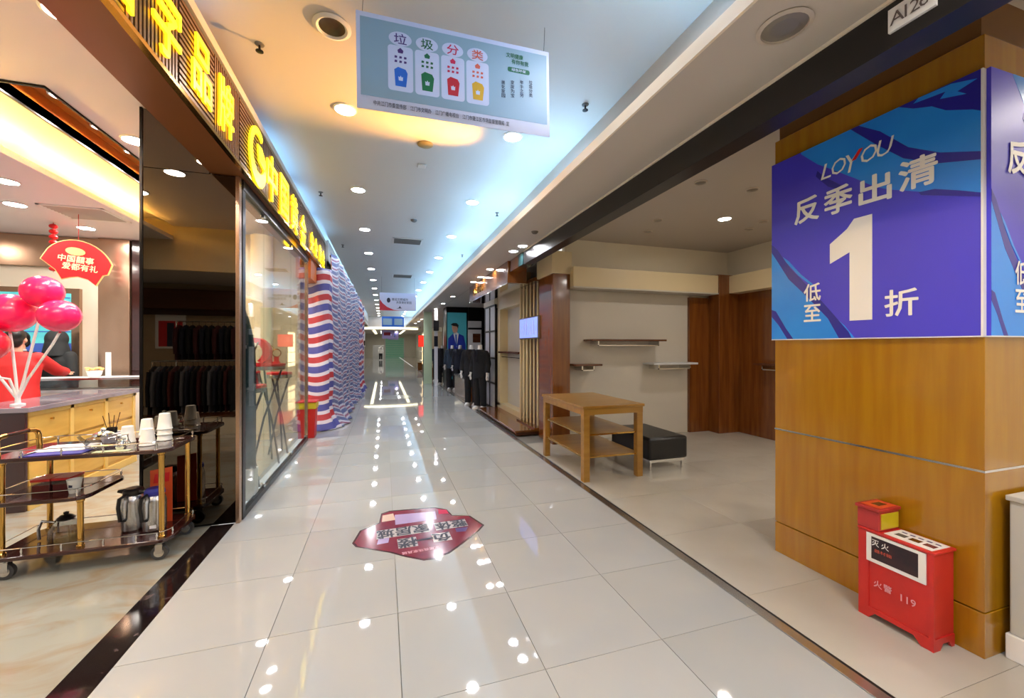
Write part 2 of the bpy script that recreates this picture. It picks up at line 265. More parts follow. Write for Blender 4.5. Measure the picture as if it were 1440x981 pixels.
# baseboards and panels of the vacant shop
bb = MB().box((2.75, YW - .03, 0), (6.02, YW, .16)); struct('baseboard_back', bb, m_redwood, 'brown wooden baseboard of the back wall')
struct('baseboard_right', B((5.99, .6, 0), (6.02, YW - .03, .16)), m_redwood, 'brown wooden baseboard of the side wall')
struct('trim_9', B((2.75, YW - .32, 2.42), (6.02, YW, 2.72)), m_beige, 'beige cornice box on the back wall')
struct('trim_10', B((5.72, .6, 2.42), (6.02, YW - .32, 2.72)), m_beige, 'beige cornice box on the side wall')
struct('trim_11', B((2.75, YW - .33, 2.40), (6.02, YW - .02, 2.42)), m_niche, 'underside of the cornice box')
def panel(name, a, b, mat, label): return struct(name, B(a, b), mat, label, bevel=.004)
panel('trim_12', (2.72, YW - .05, 0), (5.1, YW - .03, 2.4), m_niche, 'pale grey display panel on the back wall')
panel('trim_13', (5.09, YW - .1, .0), (5.62, YW - .03, 2.36), m_redwood, 'flat brown wood panel near the corner')
panel('trim_14', (5.5, YW - .34, 0), (6.02, YW - .1, 2.74), m_redwood, 'brown wood corner post of the vacant shop')
panel('trim_15', (5.94, 4.65, 0), (6.02, YW - .34, 2.45), m_redwood, 'brown wood panel on the side wall')
# wood wing wall between vacant shop and slatted screen
wg = thing('wing_wall', 'glossy reddish wood wing wall beside the slatted screen', 'wall panel', (2.5, 5.75, 0)); wg['kind'] = 'structure'
mk('panel', B((2.46, 5.72, 0), (2.75, 6.3, 2.62)), m_redwood, wg, True, .004); mk('header', B((2.44, 5.7, 2.62), (2.77, 6.34, 2.96)), m_beige, wg, True)
# ================================================================== PILLAR with sale boards
PX, PY0, PY1 = 2.745, 1.17, 2.262
pil = thing('pillar', 'square golden wood-veneered pillar carrying the blue sale boards', 'pillar', (3.2, 1.7, 0)); pil['kind'] = 'structure'
for i, (z0, z1) in enumerate(((0, .215), (.222, .895), (.903, 1.9), (1.9, 3.0))): mk('veneer_panel', B((PX, PY0, z0), (PX + .9, PY1, z1)), m_oak, pil, True, .003)
mk('core', B((PX + .02, PY0 + .02, 0), (PX + .88, PY1 - .02, 3.22)), m_oakdark, pil, True); mk('steel_line', B((PX - .002, PY0 - .002, .893), (PX + .9, PY1 + .002, .904)), m_chrome, pil, True)
def sale_board(loc, xd, label, w, grp):
    t = thing('sale_board', label, 'sign', loc); X = Vector(xd); n = X.cross(Vector(UP)); o = Vector(loc); z = Vector(UP)
    h = 1.275; a = o + n * .022
    mk('board', MB().prism([(0, 0), (w, 0), (w, h), (0, h)], o + n * .002, X, z, .02), m_signblue, t, True)
    def P(poly, m, d): mk('paint_stroke', MB().prism([(p[0] * w, p[1] * h) for p in poly], a, X, z, d), m, t, True, smooth=False)
    P([(.20, .99), (.30, .90), (.38, .845), (.50, .76), (.60, .685), (.66, .655), (.80, .60), (.90, .565), (1, .53), (1, 1), (.2, 1)], m_stroke, .0008)
    P([(.52, 1), (.62, .93), (.74, .81), (.86, .74), (1, .69), (1, .66), (.85, .70), (.72, .77), (.60, .88), (.48, 1)], m_streak, .0014)
    P([(.70, 1), (.76, .965), (.83, .94), (.88, .90), (.97, .86), (1, .84), (1, .99), (1, 1)], m_streak, .0014)
    P([(.76, .985), (.88, .975), (.86, .955), (.95, .93), (.92, .955), (.985, .97), (.9, .995), (.78, 1)], m_stroke, .002)
    P([(.30, .865), (.34, .82), (.45, .735), (.44, .72), (.36, .765), (.29, .84)], m_streak, .0014); P([(.78, .605), (.84, .60), (.93, .565), (1, .535), (1, .52), (.88, .56), (.79, .59)], m_streak, .0014)
    P([(0, .52), (.05, .48), (.10, .40), (.20, .285), (.32, .175), (.45, .06), (.50, 0), (0, 0)], m_stroke, .0008)
    P([(.0, .545), (.04, .51), (.13, .39), (.25, .27), (.38, .13), (.47, .03), (.485, 0), (.42, 0), (.36, .10), (.24, .22), (.12, .33), (.05, .43), (0, .50)], m_streak, .0014)
    P([(0, .17), (.03, .16), (.10, .06), (.15, 0), (.11, 0), (.05, .08), (0, .13)], m_streak, .0014)
    P([(.08, .46), (.12, .43), (.2, .345), (.29, .27), (.28, .265), (.18, .345), (.1, .43)], m_stroke, .002)
    c = a + n * .001
    def T(s, u, v, hh, ww=None, bold=.03, mat=m_signwhite, sl=0): letter(s, t, c + X * u * w + z * v * h, X, z, mat, ww, hh, .003, bold, sl, 'lettering')
    for s, u, v in (('反', .235, .682), ('季', .415, .682), ('出', .597, .679), ('清', .777, .69)): T(s, u, v, .16, .16, .045)
    T('L', .35, .846, .095, .065, .0, sl=.25); T('O', .42, .846, .095, .085, 0, sl=.25); T('Y', .495, .838, .11, .085, 0, sl=.25); T('O', .571, .85, .095, .085, 0, sl=.25); T('U', .645, .85, .095, .085, 0, sl=.25)
    mk('lettering', MB().prism([(-.012, 0), (.012, 0), (.05,   .055), (.028, .055)], c + X * (.498 * w) + z * (.845 * h) + n * .003, X, z, .001), m_redprint, t, True)
    mk('lettering', MB().prism([(.115, 0), (.235, 0), (.235, .617), (.14, .617), (.10, .565), (0, .495), (0, .37), (.115, .42)], c + X * (.372 * w) + z * (.083 * h), X, z, .003), m_signwhite, t, True)
    T('低', .27, .242, .115, .11, .03); T('至', .27, .134, .11, .11, .03); T('折', .711, .15, .145, .15, .03)
    mk('edge_strip', MB().prism([(0, -.006), (w, -.006), (w, 0), (0, 0)], o, X, z, .024), m_plastic, t, True); mk('edge_strip', MB().prism([(w - .004, 0), (w + .004, 0), (w + .004, h), (w - .004, h)], o, X, z, .026), m_plastic, t, True)
sale_board((PX, PY1 + .008, 1.552), (0, -1, 0), 'big blue sale board facing the corridor above the red extinguisher box', PY1 - PY0 + .01, None)
sale_board((PX, PY0, 1.552), (1, 0, 0), 'second blue sale board round the corner of the golden pillar', .9, None)
pl = thing('number_plate', 'white shop number plate reading A126 on black beam', 'sign', (1.99, 1.0, 2.8))
c0, c1_ = onX(1251, 45, 1.995), onX(1318, 4, 1.995)
mk('plate', B((1.985, c1_.y, 2.79), (1.998, c0.y, 2.885)), m_plastic, pl, True); cy = (c0.y + c1_.y) / 2
[letter(ch, pl, (1.984, cy - (i - 1.5) * (c0.y - c1_.y) * .19, 2.838), (0, -1, 0), UP, M('plate_ink', (96, 84, 84), .6), None, .05, .002, 0) for i, ch in enumerate('A126')]
# ================================================================== GOLD SHOP FASCIA
fa = thing('shop_fascia', 'bronze slatted fascia with glowing yellow letters above the gold shop', 'shop sign', (-1.2, 4, 2.95))
mk('box', B((-1.385, .3, 2.95), (-1.13, 8.75, 3.5)), m_fasciabrown, fa, True); mk('backing', B((-1.13, .3, 2.97), (-1.115, 8.74, 3.5)), m_backing, fa, True)
struct('trim_16', B((-1.13, .3, 3.502), (-1.085, 8.78, 3.57)), m_cap, 'grey cap rail along the top of the gold shop fascia'); mk('bottom_edge', B((-1.13, .3, 2.945), (-1.095, 8.76, 2.97)), m_gold, fa, True); mk('end_cap', B((-1.385, 8.75, 2.95), (-1.09, 8.78, 3.5)), m_cap, fa, True)
hs = vsl = None; y = 1.74; k = 0
while y < 8.6:
    L_ = min(.5, 8.73 - y); p = mk('slat_panel', B((-1.116, y, 2.972), (-1.114, y + L_, 3.498)), m_backing, fa, True)
    if k % 2 == 0:
        for i in range(15):
            s = mk('slat', B((-1.114, y + .006, 2.98 + i * .035), (-1.1, y + L_ - .006, 2.98 + i * .035 + .019)), m_slat, p, True, smooth=False) if (hs is None or L_ < .49) else bpy.data.objects.new('slat', hs)
            if hs is None: hs = s.data; h0 = (y, i)
            elif s.data is hs: COL.objects.link(s); s.parent = p; s.location = (0, y - h0[0], i * .035)
    else:
        for i in range(int(L_ / .035)):
            s = mk('slat', B((-1.114, y + .008 + i * .035, 2.978), (-1.1, y + .027 + i * .035, 3.494)), m_slat, p, True, smooth=False) if vsl is None else bpy.data.objects.new('slat', vsl)
            if vsl is None: vsl = s.data; v0 = y
            elif s.data is vsl: COL.objects.link(s); s.parent = p; s.location = (0, y - v0 + i * .035, 0)
    y += .5; k += 1
def fl_letter(ch, px_, py_, h, w, bold=.035):
    p = onX(px_, py_, -1.09); letter(ch, fa, (-1.092, p.y, p.z), (0, 1, 0), UP, m_neon, w, h, .014, bold)
fl_letter('国', 156, -76, .36, .28, .014); fl_letter('字', 234, 33, .37, .28, .014); fl_letter('品', 283, 100, .36, .27, .014); fl_letter('牌', 317, 152, .37, .28, .014)
for ch, a, b in (('中', 382, 252), ('国', 399.5, 279), ('黄', 413.6, 301), ('金', 426, 325)): fl_letter(ch, a, b, .44, .37, .022)
for ch, a, b in (('央', 438.5, 340), ('企', 444, 348), ('黄', 450, 357), ('金', 454.5, 364)): fl_letter(ch, a, b, .30, .26, .015)
p = onX(362, 222, -1.09); lg = MB(); ring = []; n = 40                      # round emblem: open ring that thickens downwards, with an inner blade
for i in range(n + 1): a = math.radians(60 + 275 * i / n); ring.append((.26 * math.cos(a), .26 * math.sin(a)))
for i in range(n, -1, -1): a = math.radians(60 + 275 * i / n); f = i / n; ring.append((.05 * f + (.205 - .02 * f) * math.cos(a), .09 * f ** 2 + (.205 - .03 * f) * math.sin(a)))
for i in range(n):
    q = [ring[i], ring[i + 1], ring[-2 - i], ring[-1 - i]]; lg.prism(q, (-1.092, p.y, p.z), (0, 1, 0), UP, .014)
mk('emblem', lg, m_neon, fa, True, smooth=False)
mk('emblem', MB().prism([(-.02, .12), (.10, .13), (.22, .06), (.25, -.05), (.02, -.02)], (-1.092, p.y, p.z), (0, 1, 0), UP, .014), m_neon, fa, True, smooth=False)
# smoked mirror column
mc = thing('mirror_column', 'tall smoked mirror column beside the drinks trolley', 'mirror', (-1.55, 4.05, 0)); YM = 3.99
mk('core', B((-1.86, YM + .012, 0), (-1.2, YM + .2, 2.945)), m_darkmetal, mc, True); mk('core', B((-1.86, YM + .012, 2.945), (-1.392, YM + .2, 3.415)), m_darkmetal, mc, True); mk('mirror_pane', B((-1.845, YM, .02), (-1.19, YM + .01, 2.938)), m_mirror, mc, True, smooth=False); mk('mirror_pane', B((-1.845, YM, 2.944), (-1.392, YM + .01, 3.41)), m_mirror, mc, True, smooth=False)
mk('frame', B((-1.2, YM - .012, 0), (-1.17, YM + .06, 2.945)), m_bronze, mc, True, .003); mk('frame', B((-1.862, YM - .01, 0), (-1.845, YM + .04, 3.415)), m_darkmetal, mc, True)
# shop window: frame and three panes with clamps
w1 = thing('window_1', 'tall frameless shop window of the gold shop', 'window', (-1.19, 5.6, 0)); w1['kind'] = 'structure'
mk('frame', B((-1.215, YM + .06, .0), (-1.165, 7.2, .05)), m_darkmetal, w1, True); mk('frame', B((-1.22, YM + .06, 2.86), (-1.16, 7.2, 2.944)), m_darkmetal, w1, True); mk('frame', B((-1.21, 7.17, .05), (-1.165, 7.23, 2.86)), m_bronze, w1, True); mk('frame', B((-1.235, YM + .06, .05), (-1.165, YM + .13, 2.86)), m_darkmetal, w1, True)
ys = [YM + .135, onX(371, 600, -1.19).y, onX(409, 600, -1.19).y, 7.165]
for i in range(3):
    mk('pane', B((-1.196, ys[i] + .004, .05), (-1.186, ys[i + 1] - .004, 2.86)), m_glass, w1, True, smooth=False)
    for z in (.05, 2.82): mk('clamp', B((-1.208, ys[i + 1] - .05, z), (-1.172, ys[i + 1] + .0, z + .045)), m_chrome, w1, True, .004)
# ================================================================== LIGHTS AND CEILING FITTINGS
def light_proto(r, lens, label, grp, name='downlight'):
    t = thing(name, label, 'ceiling light', (0, 0, 0), 0, grp); mk('ring', MB().lathe([(r, 0), (r * 1.18, 0), (r * 1.22, -.006), (r * 1.02, -.012), (r, -.002)], n=24, cap=False), m_white if lens is not m_off else m_vent, t); mk('lens', MB().lathe([(.001, -.006), (r * .6, -.006), (r * 1.0, -.003)], n=24, cap=False), lens, t, smooth=False); return t
def scatter(proto, pts):
    for i, p in enumerate(pts):
        o = proto if i == 0 else copy_tree(proto); o.location = p
L0 = [4.05 + 2.02 * i for i in range(-4, 14)]
scatter(light_proto(.085, m_lens, 'lit round downlight in the ceiling row nearer the gold shop fascia', 'corridor downlights, gold shop side'), [(-.345, y, ZC) for y in L0 if not 1.5 < y < 3])
scatter(light_proto(.085, m_lens, 'lit round downlight in the ceiling row nearer the vacant shop', 'corridor downlights, vacant shop side'), [(1.285, y, ZC) for y in L0])
scatter(light_proto(.062, m_lens, 'lit round downlight in the side soffit along the brown header and menswear stalls', 'soffit downlights'), [tuple(onZ(x, y, ZS)) for x, y in ((735, 345), (722, 352.5), (689, 378), (676, 389), (666, 396))] + [(1.87, 11.5 + 2 * i, ZS) for i in range(8)])
setp(light_proto(.09, m_off, 'unlit round downlight in the soffit above the blue sale board', None), 'unlit round downlight in the soffit above the blue sale board', 'ceiling light').location = onZ(1103, 37, ZS)
scatter(light_proto(.075, m_lensw, 'lit downlight in the vacant shop ceiling, before the back wall', None), [tuple(onZ(1019, 307, 3.22))])
scatter(light_proto(.075, m_lensw, 'lit downlight added out of view in the vacant shop ceiling as fill', 'vacant shop fill downlights added out of view'), [(x, y, 3.22) for x in (4.4, 5.5) for y in (-2.4, -.8, .6)] + [(4.6, 1.6, 3.22), (5.5, 2.4, 3.22)])  # added fill lamps, out of view, that brighten the vacant shop
scatter(light_proto(.055, m_off, 'small unlit downlight in the vacant shop ceiling', 'unlit vacant shop downlights'), [tuple(onZ(x, y, 3.22)) for x, y in ((985, 256), (1058, 266), (1073, 311), (925, 309), (911, 325), (1053, 322))])
scatter(light_proto(.075, m_lensw, 'lit downlight added out of view in the soffit to brighten the sale boards', 'soffit downlights added out of view'), [(1.72, y, ZS) for y in (.45, -.1, -.65, -1.2, -2.2)])  # added lamps above the frame, lifting the light on the pillar's boards
# large unlit bowl, speaker discs, detectors, sprinklers, vents
sp = thing('bowl_downlight', 'large unlit bowl downlight beside the hanging recycling banner', 'ceiling light', onZ(467, 36, ZC)); mk('ring', MB().lathe([(.085, -.003), (.12, 0), (.125, -.012), (.10, -.022), (.085, -.012)], n=28, cap=False), m_vent, sp); mk('bowl', MB().lathe([(.001, -.004), (.05, -.002), (.086, -.012)], n=28, cap=False), M('bowl_reflector', (90, 70, 34), .25, .8), sp)
sk = thing('ceiling_speaker', 'flat round olive ceiling speaker past the recycling banner', 'speaker', onZ(598, 203, ZC)); mk('grille', MB().lathe([(.001, -.014), (.07, -.014), (.085, -.006), (.085, 0)], n=24, cap=False), M('speaker_olive', (140, 118, 62), .6), sk)
dt = thing('smoke_detector', 'small square cream detector beside the olive ceiling speaker', 'detector', onZ(593, 232, ZC)); mk('body', B((-.05, -.05, -.02), (.05, .05, 0)), m_vent, dt, bevel=.008)
d2 = thing('smoke_detector', 'small round grey detector between the ceiling vents', 'detector', onZ(582, 309, ZC)); mk('body', MB().lathe([(.001, -.04), (.03, -.038), (.05, -.02), (.055, 0)], n=20, cap=False), m_ventdark, d2)
d3 = thing('smoke_detector', 'round grey detector in the side soffit before the brown header', 'detector', onZ(752, 325.5, ZS)); mk('body', MB().lathe([(.001, -.03), (.025, -.028), (.04, -.012), (.045, 0)], n=20, cap=False), m_ventdark, d3)
sr = thing('sprinkler', 'metal sprinkler head hanging from the corridor ceiling', 'sprinkler', onZ(365, 62, ZC), 0, 'ceiling sprinklers')
mk('cup', MB().lathe([(.02, 0), (.032, 0), (.03, -.006), (.012, -.012)], n=14), m_ventdark, sr); mk('stem', MB().tube([(0, 0, -.005), (0, 0, -.05)], .008, 8), m_darkmetal, sr); mk('deflector', MB().lathe([(.02, -.052), (.026, -.05), (.026, -.055), (.02, -.057)], n=14), m_darkmetal, sr)
for x, y in ((823, 147), (451, 270), (699, 299), (650, 358), (482, 344)): copy_tree(sr).location = onZ(x, y, ZC)
def vent(p, wx, wy, label, slat_m=m_vent, lm=None):
    lm = lm or slat_m
    t = thing('ceiling_vent', label, 'vent', p); mk('frame', MB().box((-wx, -wy, -.012), (wx, -wy + .03, 0)).box((-wx, wy - .03, -.012), (wx, wy, 0)).box((-wx, -wy, -.012), (-wx + .03, wy, 0)).box((wx - .03, -wy, -.012), (wx, wy, 0)), slat_m, t); mk('recess', B((-wx + .03, -wy + .03, -.003), (wx - .03, wy - .03, 0)), m_ventdark, t)
    n = 9
    for i in range(n): y = -wy + .04 + (2 * wy - .08) * (i + .5) / n; mk('louvre', MB().add([(-wx + .03, y - .016, -.003), (wx - .03, y - .016, -.003), (wx - .03, y + .016, -.016), (-wx + .03, y + .016, -.016), (-wx + .03, y - .014, -.001), (wx - .03, y - .014, -.001), (wx - .03, y + .018, -.014), (-wx + .03, y + .018, -.014)], [(0, 1, 2, 3), (7, 6, 5, 4), (0, 4, 5, 1), (2, 6, 7, 3)]), lm, t, smooth=False)
vent(onZ(573, 339, ZC), .3, .24, 'louvred air vent between the two downlight rows, before the lilac banner', lm=m_ventdark); vent(onZ(566, 388, ZC), .3, .3, 'farther louvred air vent close to the lilac banner', lm=m_ventdark)
# cove light tubes
def tubes(segs, X, z, mat, label, grp):
    pr = None
    for a, b in segs:
        t = thing('led_tube', label, 'light tube', (X, (a + b) / 2, z), 0, grp); h = (b - a) / 2; mk('tube', MB().tube([(0, -h, 0), (0, h, 0)], .016, 8), mat, t); mk('holder', B((-.02, -h, -.03), (.02, -h + .03, .0)), m_white, t); mk('holder', B((-.02, h - .03, -.03), (.02, h, 0)), m_white, t)
tubes([(-4, -2.2), (-1.5, .2), (.7, 2.0), (3.5, 4.9), (5.2, 6.8), (7.1, 8.7), (9.2, 10.6), (11.1, 12.5)] + [(13 + 1.8 * i, 14.5 + 1.8 * i) for i in range(10)], 1.82, ZS + .06, m_blue, 'glowing blue-white tube hidden in the ceiling cove', 'blue cove tubes')
tubes([(.6, 2.95), (4.7, 5.8), (6.1, 7.3), (7.6, 8.6)], -1.24, 3.531, m_blue2, 'glowing blue-white tube lying on top of the gold shop fascia', 'blue tubes on the fascia')
tubes([(9 + 1.8 * i, 10.5 + 1.8 * i) for i in range(12)], -1.25, 3.231, m_blue, 'glowing blue-white tube above the striped tarpaulin', 'blue tubes past the fascia')
# added spotlight with no visible source, throws the amber wash on the corridor ceiling
ul = thing('spotlight', 'amber spotlight added in the ceiling cove for the orange wash', 'spotlight', (1.72, 4.6, ZS + .03)); mk('housing', MB().tube([(.07, .03, .05), (-.03, -.01, .075)], [.035, .045], 14), m_darkmetal, ul); mk('bracket', B((.0, -.02, 0), (.04, .02, .04)), m_darkmetal, ul)
sl = bpy.data.lights.new('added_wash_lamp', 'SPOT'); sl.energy = 330; sl.color = (1, .49, .08); sl.spot_size = math.radians(46); sl.spot_blend = 1; sl.shadow_soft_size = .04; so = bpy.data.objects.new('added_wash_lamp', sl); COL.objects.link(so); so.parent = ul; so.location = (-.05, -.015, .085); so.rotation_euler = (Vector((-.15, 3.75, ZC)) - Vector((1.67, 4.585, ZS + .115))).to_track_quat('-Z', 'Y').to_euler()
# gold shop lights
tr = thing('light_trough', 'amber lined ceiling trough with a row of spotlights in the gold shop', 'ceiling light', (-2.56, 5.8, 3.42)); m_trough = M('trough_wood', (206, 120, 40), .3)
tq = MB().box((TR[0] - .02, TR[2] - .02, 3.42), (TR[0], TR[3], 3.62)).box((TR[1], TR[2] - .02, 3.42), (TR[1] + .02, TR[3], 3.62)).box((TR[0], TR[2] - .02, 3.42), (TR[1], TR[2], 3.62)).box((TR[0], TR[3], 3.42), (TR[1], TR[3] + .02, 3.62)).box((TR[0], TR[2], 3.6), (TR[1], TR[3], 3.62)); mk('lining', tq, m_trough, tr, True)
ed = MB().box((TR[0] - .015, TR[2] - .015, 3.405), (TR[0], TR[3], 3.42)).box((TR[1], TR[2] - .015, 3.405), (TR[1] + .015, TR[3], 3.42)).box((TR[0], TR[2] - .015, 3.405), (TR[1], TR[2], 3.42)); mk('edge', ed, m_darkmetal, tr, True)
for i in range(7): q = mk('spot_housing', MB().lathe([(.085, 3.6), (.085, 3.53), (.07, 3.53)], (-2.5, 4.25 + i * .5, 0), 20, False), m_white, tr, True); mk('spot_lens', MB().lathe([(.001, 3.535), (.07, 3.535)], (-2.5, 4.25 + i * .5, 0), 20, False), m_lensw, q, True)
scatter(light_proto(.09, m_lensw, 'lit downlight in the raised gold shop ceiling', 'gold shop ceiling downlights'), [tuple(onZ(190, 197, 3.42))] + [(-1.75, y, 3.42) for y in (3.0, 1.6)] + [(-2.9, 1.8, 3.42), (-2.2, 2.6, 3.42)])
scatter(light_proto(.09, m_lensw, 'lit downlight in the lower gold shop ceiling', 'lower gold shop downlights'), [tuple(onZ(x, y, 3.2)) for x, y in ((8, 254), (121, 320))] + [(-5.2, 5.2, 3.2), (-4.4, 3.6, 3.2), (-6.3, 6.6, 3.2), (-4.2, 6.4, 3.2)])
scatter(light_proto(.065, m_lens, 'lit downlight behind the shop window of the gold shop', 'window display downlights'), [(-1.62, 4.45 + .36 * i, 3.42) for i in range(8)])
vent(onZ(122, 300, 3.2), .32, .3, 'square louvred vent in the gold shop ceiling', m_white, m_vent)
tubes([(.6, 2.8), (2.9, 5.3), (5.4, 7.9)], -3.32, 3.3, m_warmled, 'glowing warm tube in the gold shop ceiling cove', 'warm cove tubes')
for i, (x, y) in enumerate(((-2.6, -1.2), (-3.6, -1.4), (-4.6, -1.3), (-3.2, -3))):
    if i == 0: lb = light_proto(.07, m_lensw, 'lit downlight in the menswear shop behind', 'downlights of the shop behind')
    (lb if i == 0 else copy_tree(lb)).location = (x, y, 3.1)
# ================================================================== HANGING BANNERS
def banner_frame(TL, TR_, BL):
    TL, TR_, BL = Vector(TL), Vector(TR_), Vector(BL); x = (TR_ - TL); w = x.length; x.normalize(); y = TL - BL; y = y - x * y.dot(x); h = y.length; y.normalize(); return BL, x, y, w, h
d = lambda px_, py_, dep: Vector((0, 0, CH)) + ray(px_, py_) * dep
YBN = 2.6; xl, xr = onY(502, 80, YBN).x, onY(773, 130, YBN).x; TLp, TRp, BLp = (xl, YBN, 3.52), (xr, YBN, 3.535), (xl, YBN, 2.935)
o, x, y, w, h = banner_frame(TLp, TRp, BLp); n = x.cross(y)
bn = thing('recycling_banner', 'pale blue waste sorting banner with four bins hanging from the ceiling', 'banner', o + x * w / 2)
def R(u0, v0, u1, v1, m, lift, name='print', rad=0):
    if rad:
        pl_ = []
        for cx_, cy_, a0 in ((u1 * w - rad, v1 * h - rad, 0), (u0 * w + rad, v1 * h - rad, 90), (u0 * w + rad, v0 * h + rad, 180), (u1 * w - rad, v0 * h + rad, 270)):
            for k in range(5): a = math.radians(a0 + 22.5 * k); pl_.append((cx_ + rad * math.cos(a), cy_ + rad * math.sin(a)))
    else: pl_ = [(u0 * w, v0 * h), (u1 * w, v0 * h), (u1 * w, v1 * h), (u0 * w, v1 * h)]
    return mk(name, MB().prism(pl_, o + n * lift, x, y, .0008), m, bn, True, smooth=False)
mk('sheet', MB().prism([(0, 0), (w, 0), (w, h), (0, h)], o - n * .004, x, y, .004), m_bannerw, bn, True, smooth=False); R(.018, .14, .985, .95, m_bannerbg, .0004, 'field')
def BT(s, u, v, m, ww=None, hh=None, bold=.01): letter(s, bn, o + n * .0026 + x * u * w + y * v * h, x, y, m, ww, hh, .001, bold, 0, 'lettering')
for i, (ch, m, bm_) in enumerate((('垃', m_inkpurple, m_bblue), ('圾', m_inkgreen, m_bgreen), ('分', m_inkred, m_bred), ('类', m_inkbrown, m_byel))):
    u = .205 + .13 * i; R(u - .06, .24, u + .06, .715, m_bannerw, .0008, 'card', .02)
    mk('disc', MB().prism([(.055 * w * math.cos(a * math.pi / 12), .075 * h * math.sin(a * math.pi / 12)) for a in range(24)], o + n * .001 + x * u * w + y * .79 * h, x, y, .0008), m_bannerw, bn, True, smooth=False)
    BT(ch, u, .79, m, .075, .062, .02); q = o + n * .0016 + x * u * w + y * .29 * h
    mk('bin_print', MB().prism([(-.032, 0), (.032, 0), (.042, .085), (.03, .108), (-.015, .118), (-.038, .1)], q, x, y, .0008), bm_, bn, True, smooth=False)
    mk('bin_print', MB().prism([(-.012, .035), (.012, .035), (.014, .06), (.006, .055), (0, .066), (-.006, .055), (-.014, .06)], q + n * .0009, x, y, .0006), m_bannerw, bn, True, smooth=False)
    mk('bin_print', MB().prism([(-.014, .205), (.014, .205), (.018, .222), (0, .238), (-.018, .222)], q, x, y, .0006), m, bn, True, smooth=False)
    for k in range(6): mk('bin_print', MB().prism([(-.008, 0), (.007, .001), (.009, .013), (-.006, .015)], q + x * (-.028 + .028 * (k % 3)) + y * (.145 + .027 * (k // 3)), x, y, .0006), m, bn, True, smooth=False)
BT(['文明健康'][0], .80, .865, m_inkgreen, .12, .032, .03); BT('有你有我', .83, .80, m_inkgreen, .12, .032, .03); R(.76, .68, .885, .735, m_inkgreen, .0008, 'pill', .012); BT('绿色环保', .822, .708, m_bannerw, .10, .02)
for i, s in enumerate(('垃圾分类', '举手之劳', '变废为宝', '美化家园')):
    for j, ch in enumerate(s): BT(ch, .89 - .052 * i, .60 - .05 * j - .02 * i, m_ink, .026, .026)
BT('中共江门市委宣传部　江门市文明办　江门广播电视台　江门市蓬江区市场监督管理局  宣', .42, .075, m_ink, .86, .03)
for u in (.03, .97): mk('cord', MB().tube([o + x * w * u + y * h, (o + x * w * u).to_tuple()[:2] + (ZC,)], .0015, 6), m_darkmetal, bn, True)
def far_banner(px0, py0, px1, py1, dep, label, mats, art):
    a, b, c = onY(px0, py0, dep), onY(px1, py0, dep), onY(px0, py1, dep); b.z = a.z; o2, x2, y2, w2, h2 = banner_frame(a, b, c); n2 = x2.cross(y2); t = thing('hanging_banner', label, 'banner', o2 + x2 * w2 / 2); mk('sheet', MB().prism([(0, 0), (w2, 0), (w2, h2), (0, h2)], o2, x2, y2, .004), mats, t, True, smooth=False)
    art(t, o2 + n2 * .005, x2, y2, w2, h2)
    for u in (.05, .95): mk('cord', MB().tube([o2 + x2 * w2 * u + y2 * h2, (o2 + x2 * w2 * u).to_tuple()[:2] + (ZC,)], .002, 6), m_darkmetal, t, True)
def art1(t, o2, x2, y2, w2, h2):
    mk('red_swirl', MB().prism([(0, 0), (w2 * .55, 0), (w2 * .38, h2 * .04), (w2 * .2, h2 * .2), (w2 * .08, h2 * .4), (0, h2 * .62)], o2, x2, y2, .002), m_bred, t, True, smooth=False)
    mk('print', MB().prism([(.05 * w2 * math.cos(a * math.pi / 8), .14 * h2 * math.sin(a * math.pi / 8)) for a in range(16)], o2 + x2 * w2 * .24 + y2 * h2 * .58, x2, y2, .002), m_ink, t, True, smooth=False)
    for s, u, v, ww in (('建设文明城市', .55, .64, .45), ('共享美好家园', .66, .47, .42)): letter(s, t, o2 + x2 * w2 * u + y2 * h2 * v, x2, y2, m_ink, ww * w2, .085, .002, .01, 0, 'lettering')
    mk('print', MB().prism([(0, 0), (.16 * w2, .01), (.12 * w2, .07 * h2), (.1 * w2, .16 * h2), (.07 * w2, .05 * h2)], o2 + x2 * w2 * .45 + y2 * h2 * .12, x2, y2, .002), m_ink, t, True, smooth=False)
def art2(t, o2, x2, y2, w2, h2):
    for a, b in ((.05, .46), (.56, .94)): mk('print', MB().prism([(w2 * a, .2 * h2), (w2 * b, .2 * h2), (w2 * b, .8 * h2), (w2 * a, .8 * h2)], o2, x2, y2, .002), m_bannerbg, t, True, smooth=False)
far_banner(534, 411, 585, 436, 13.4, 'lilac banner with a red swirl hanging over the corridor', m_bannerw, art1); far_banner(537, 444.5, 568, 459.5, 21, 'small blue banner hanging far down the corridor', m_bblue, art2)
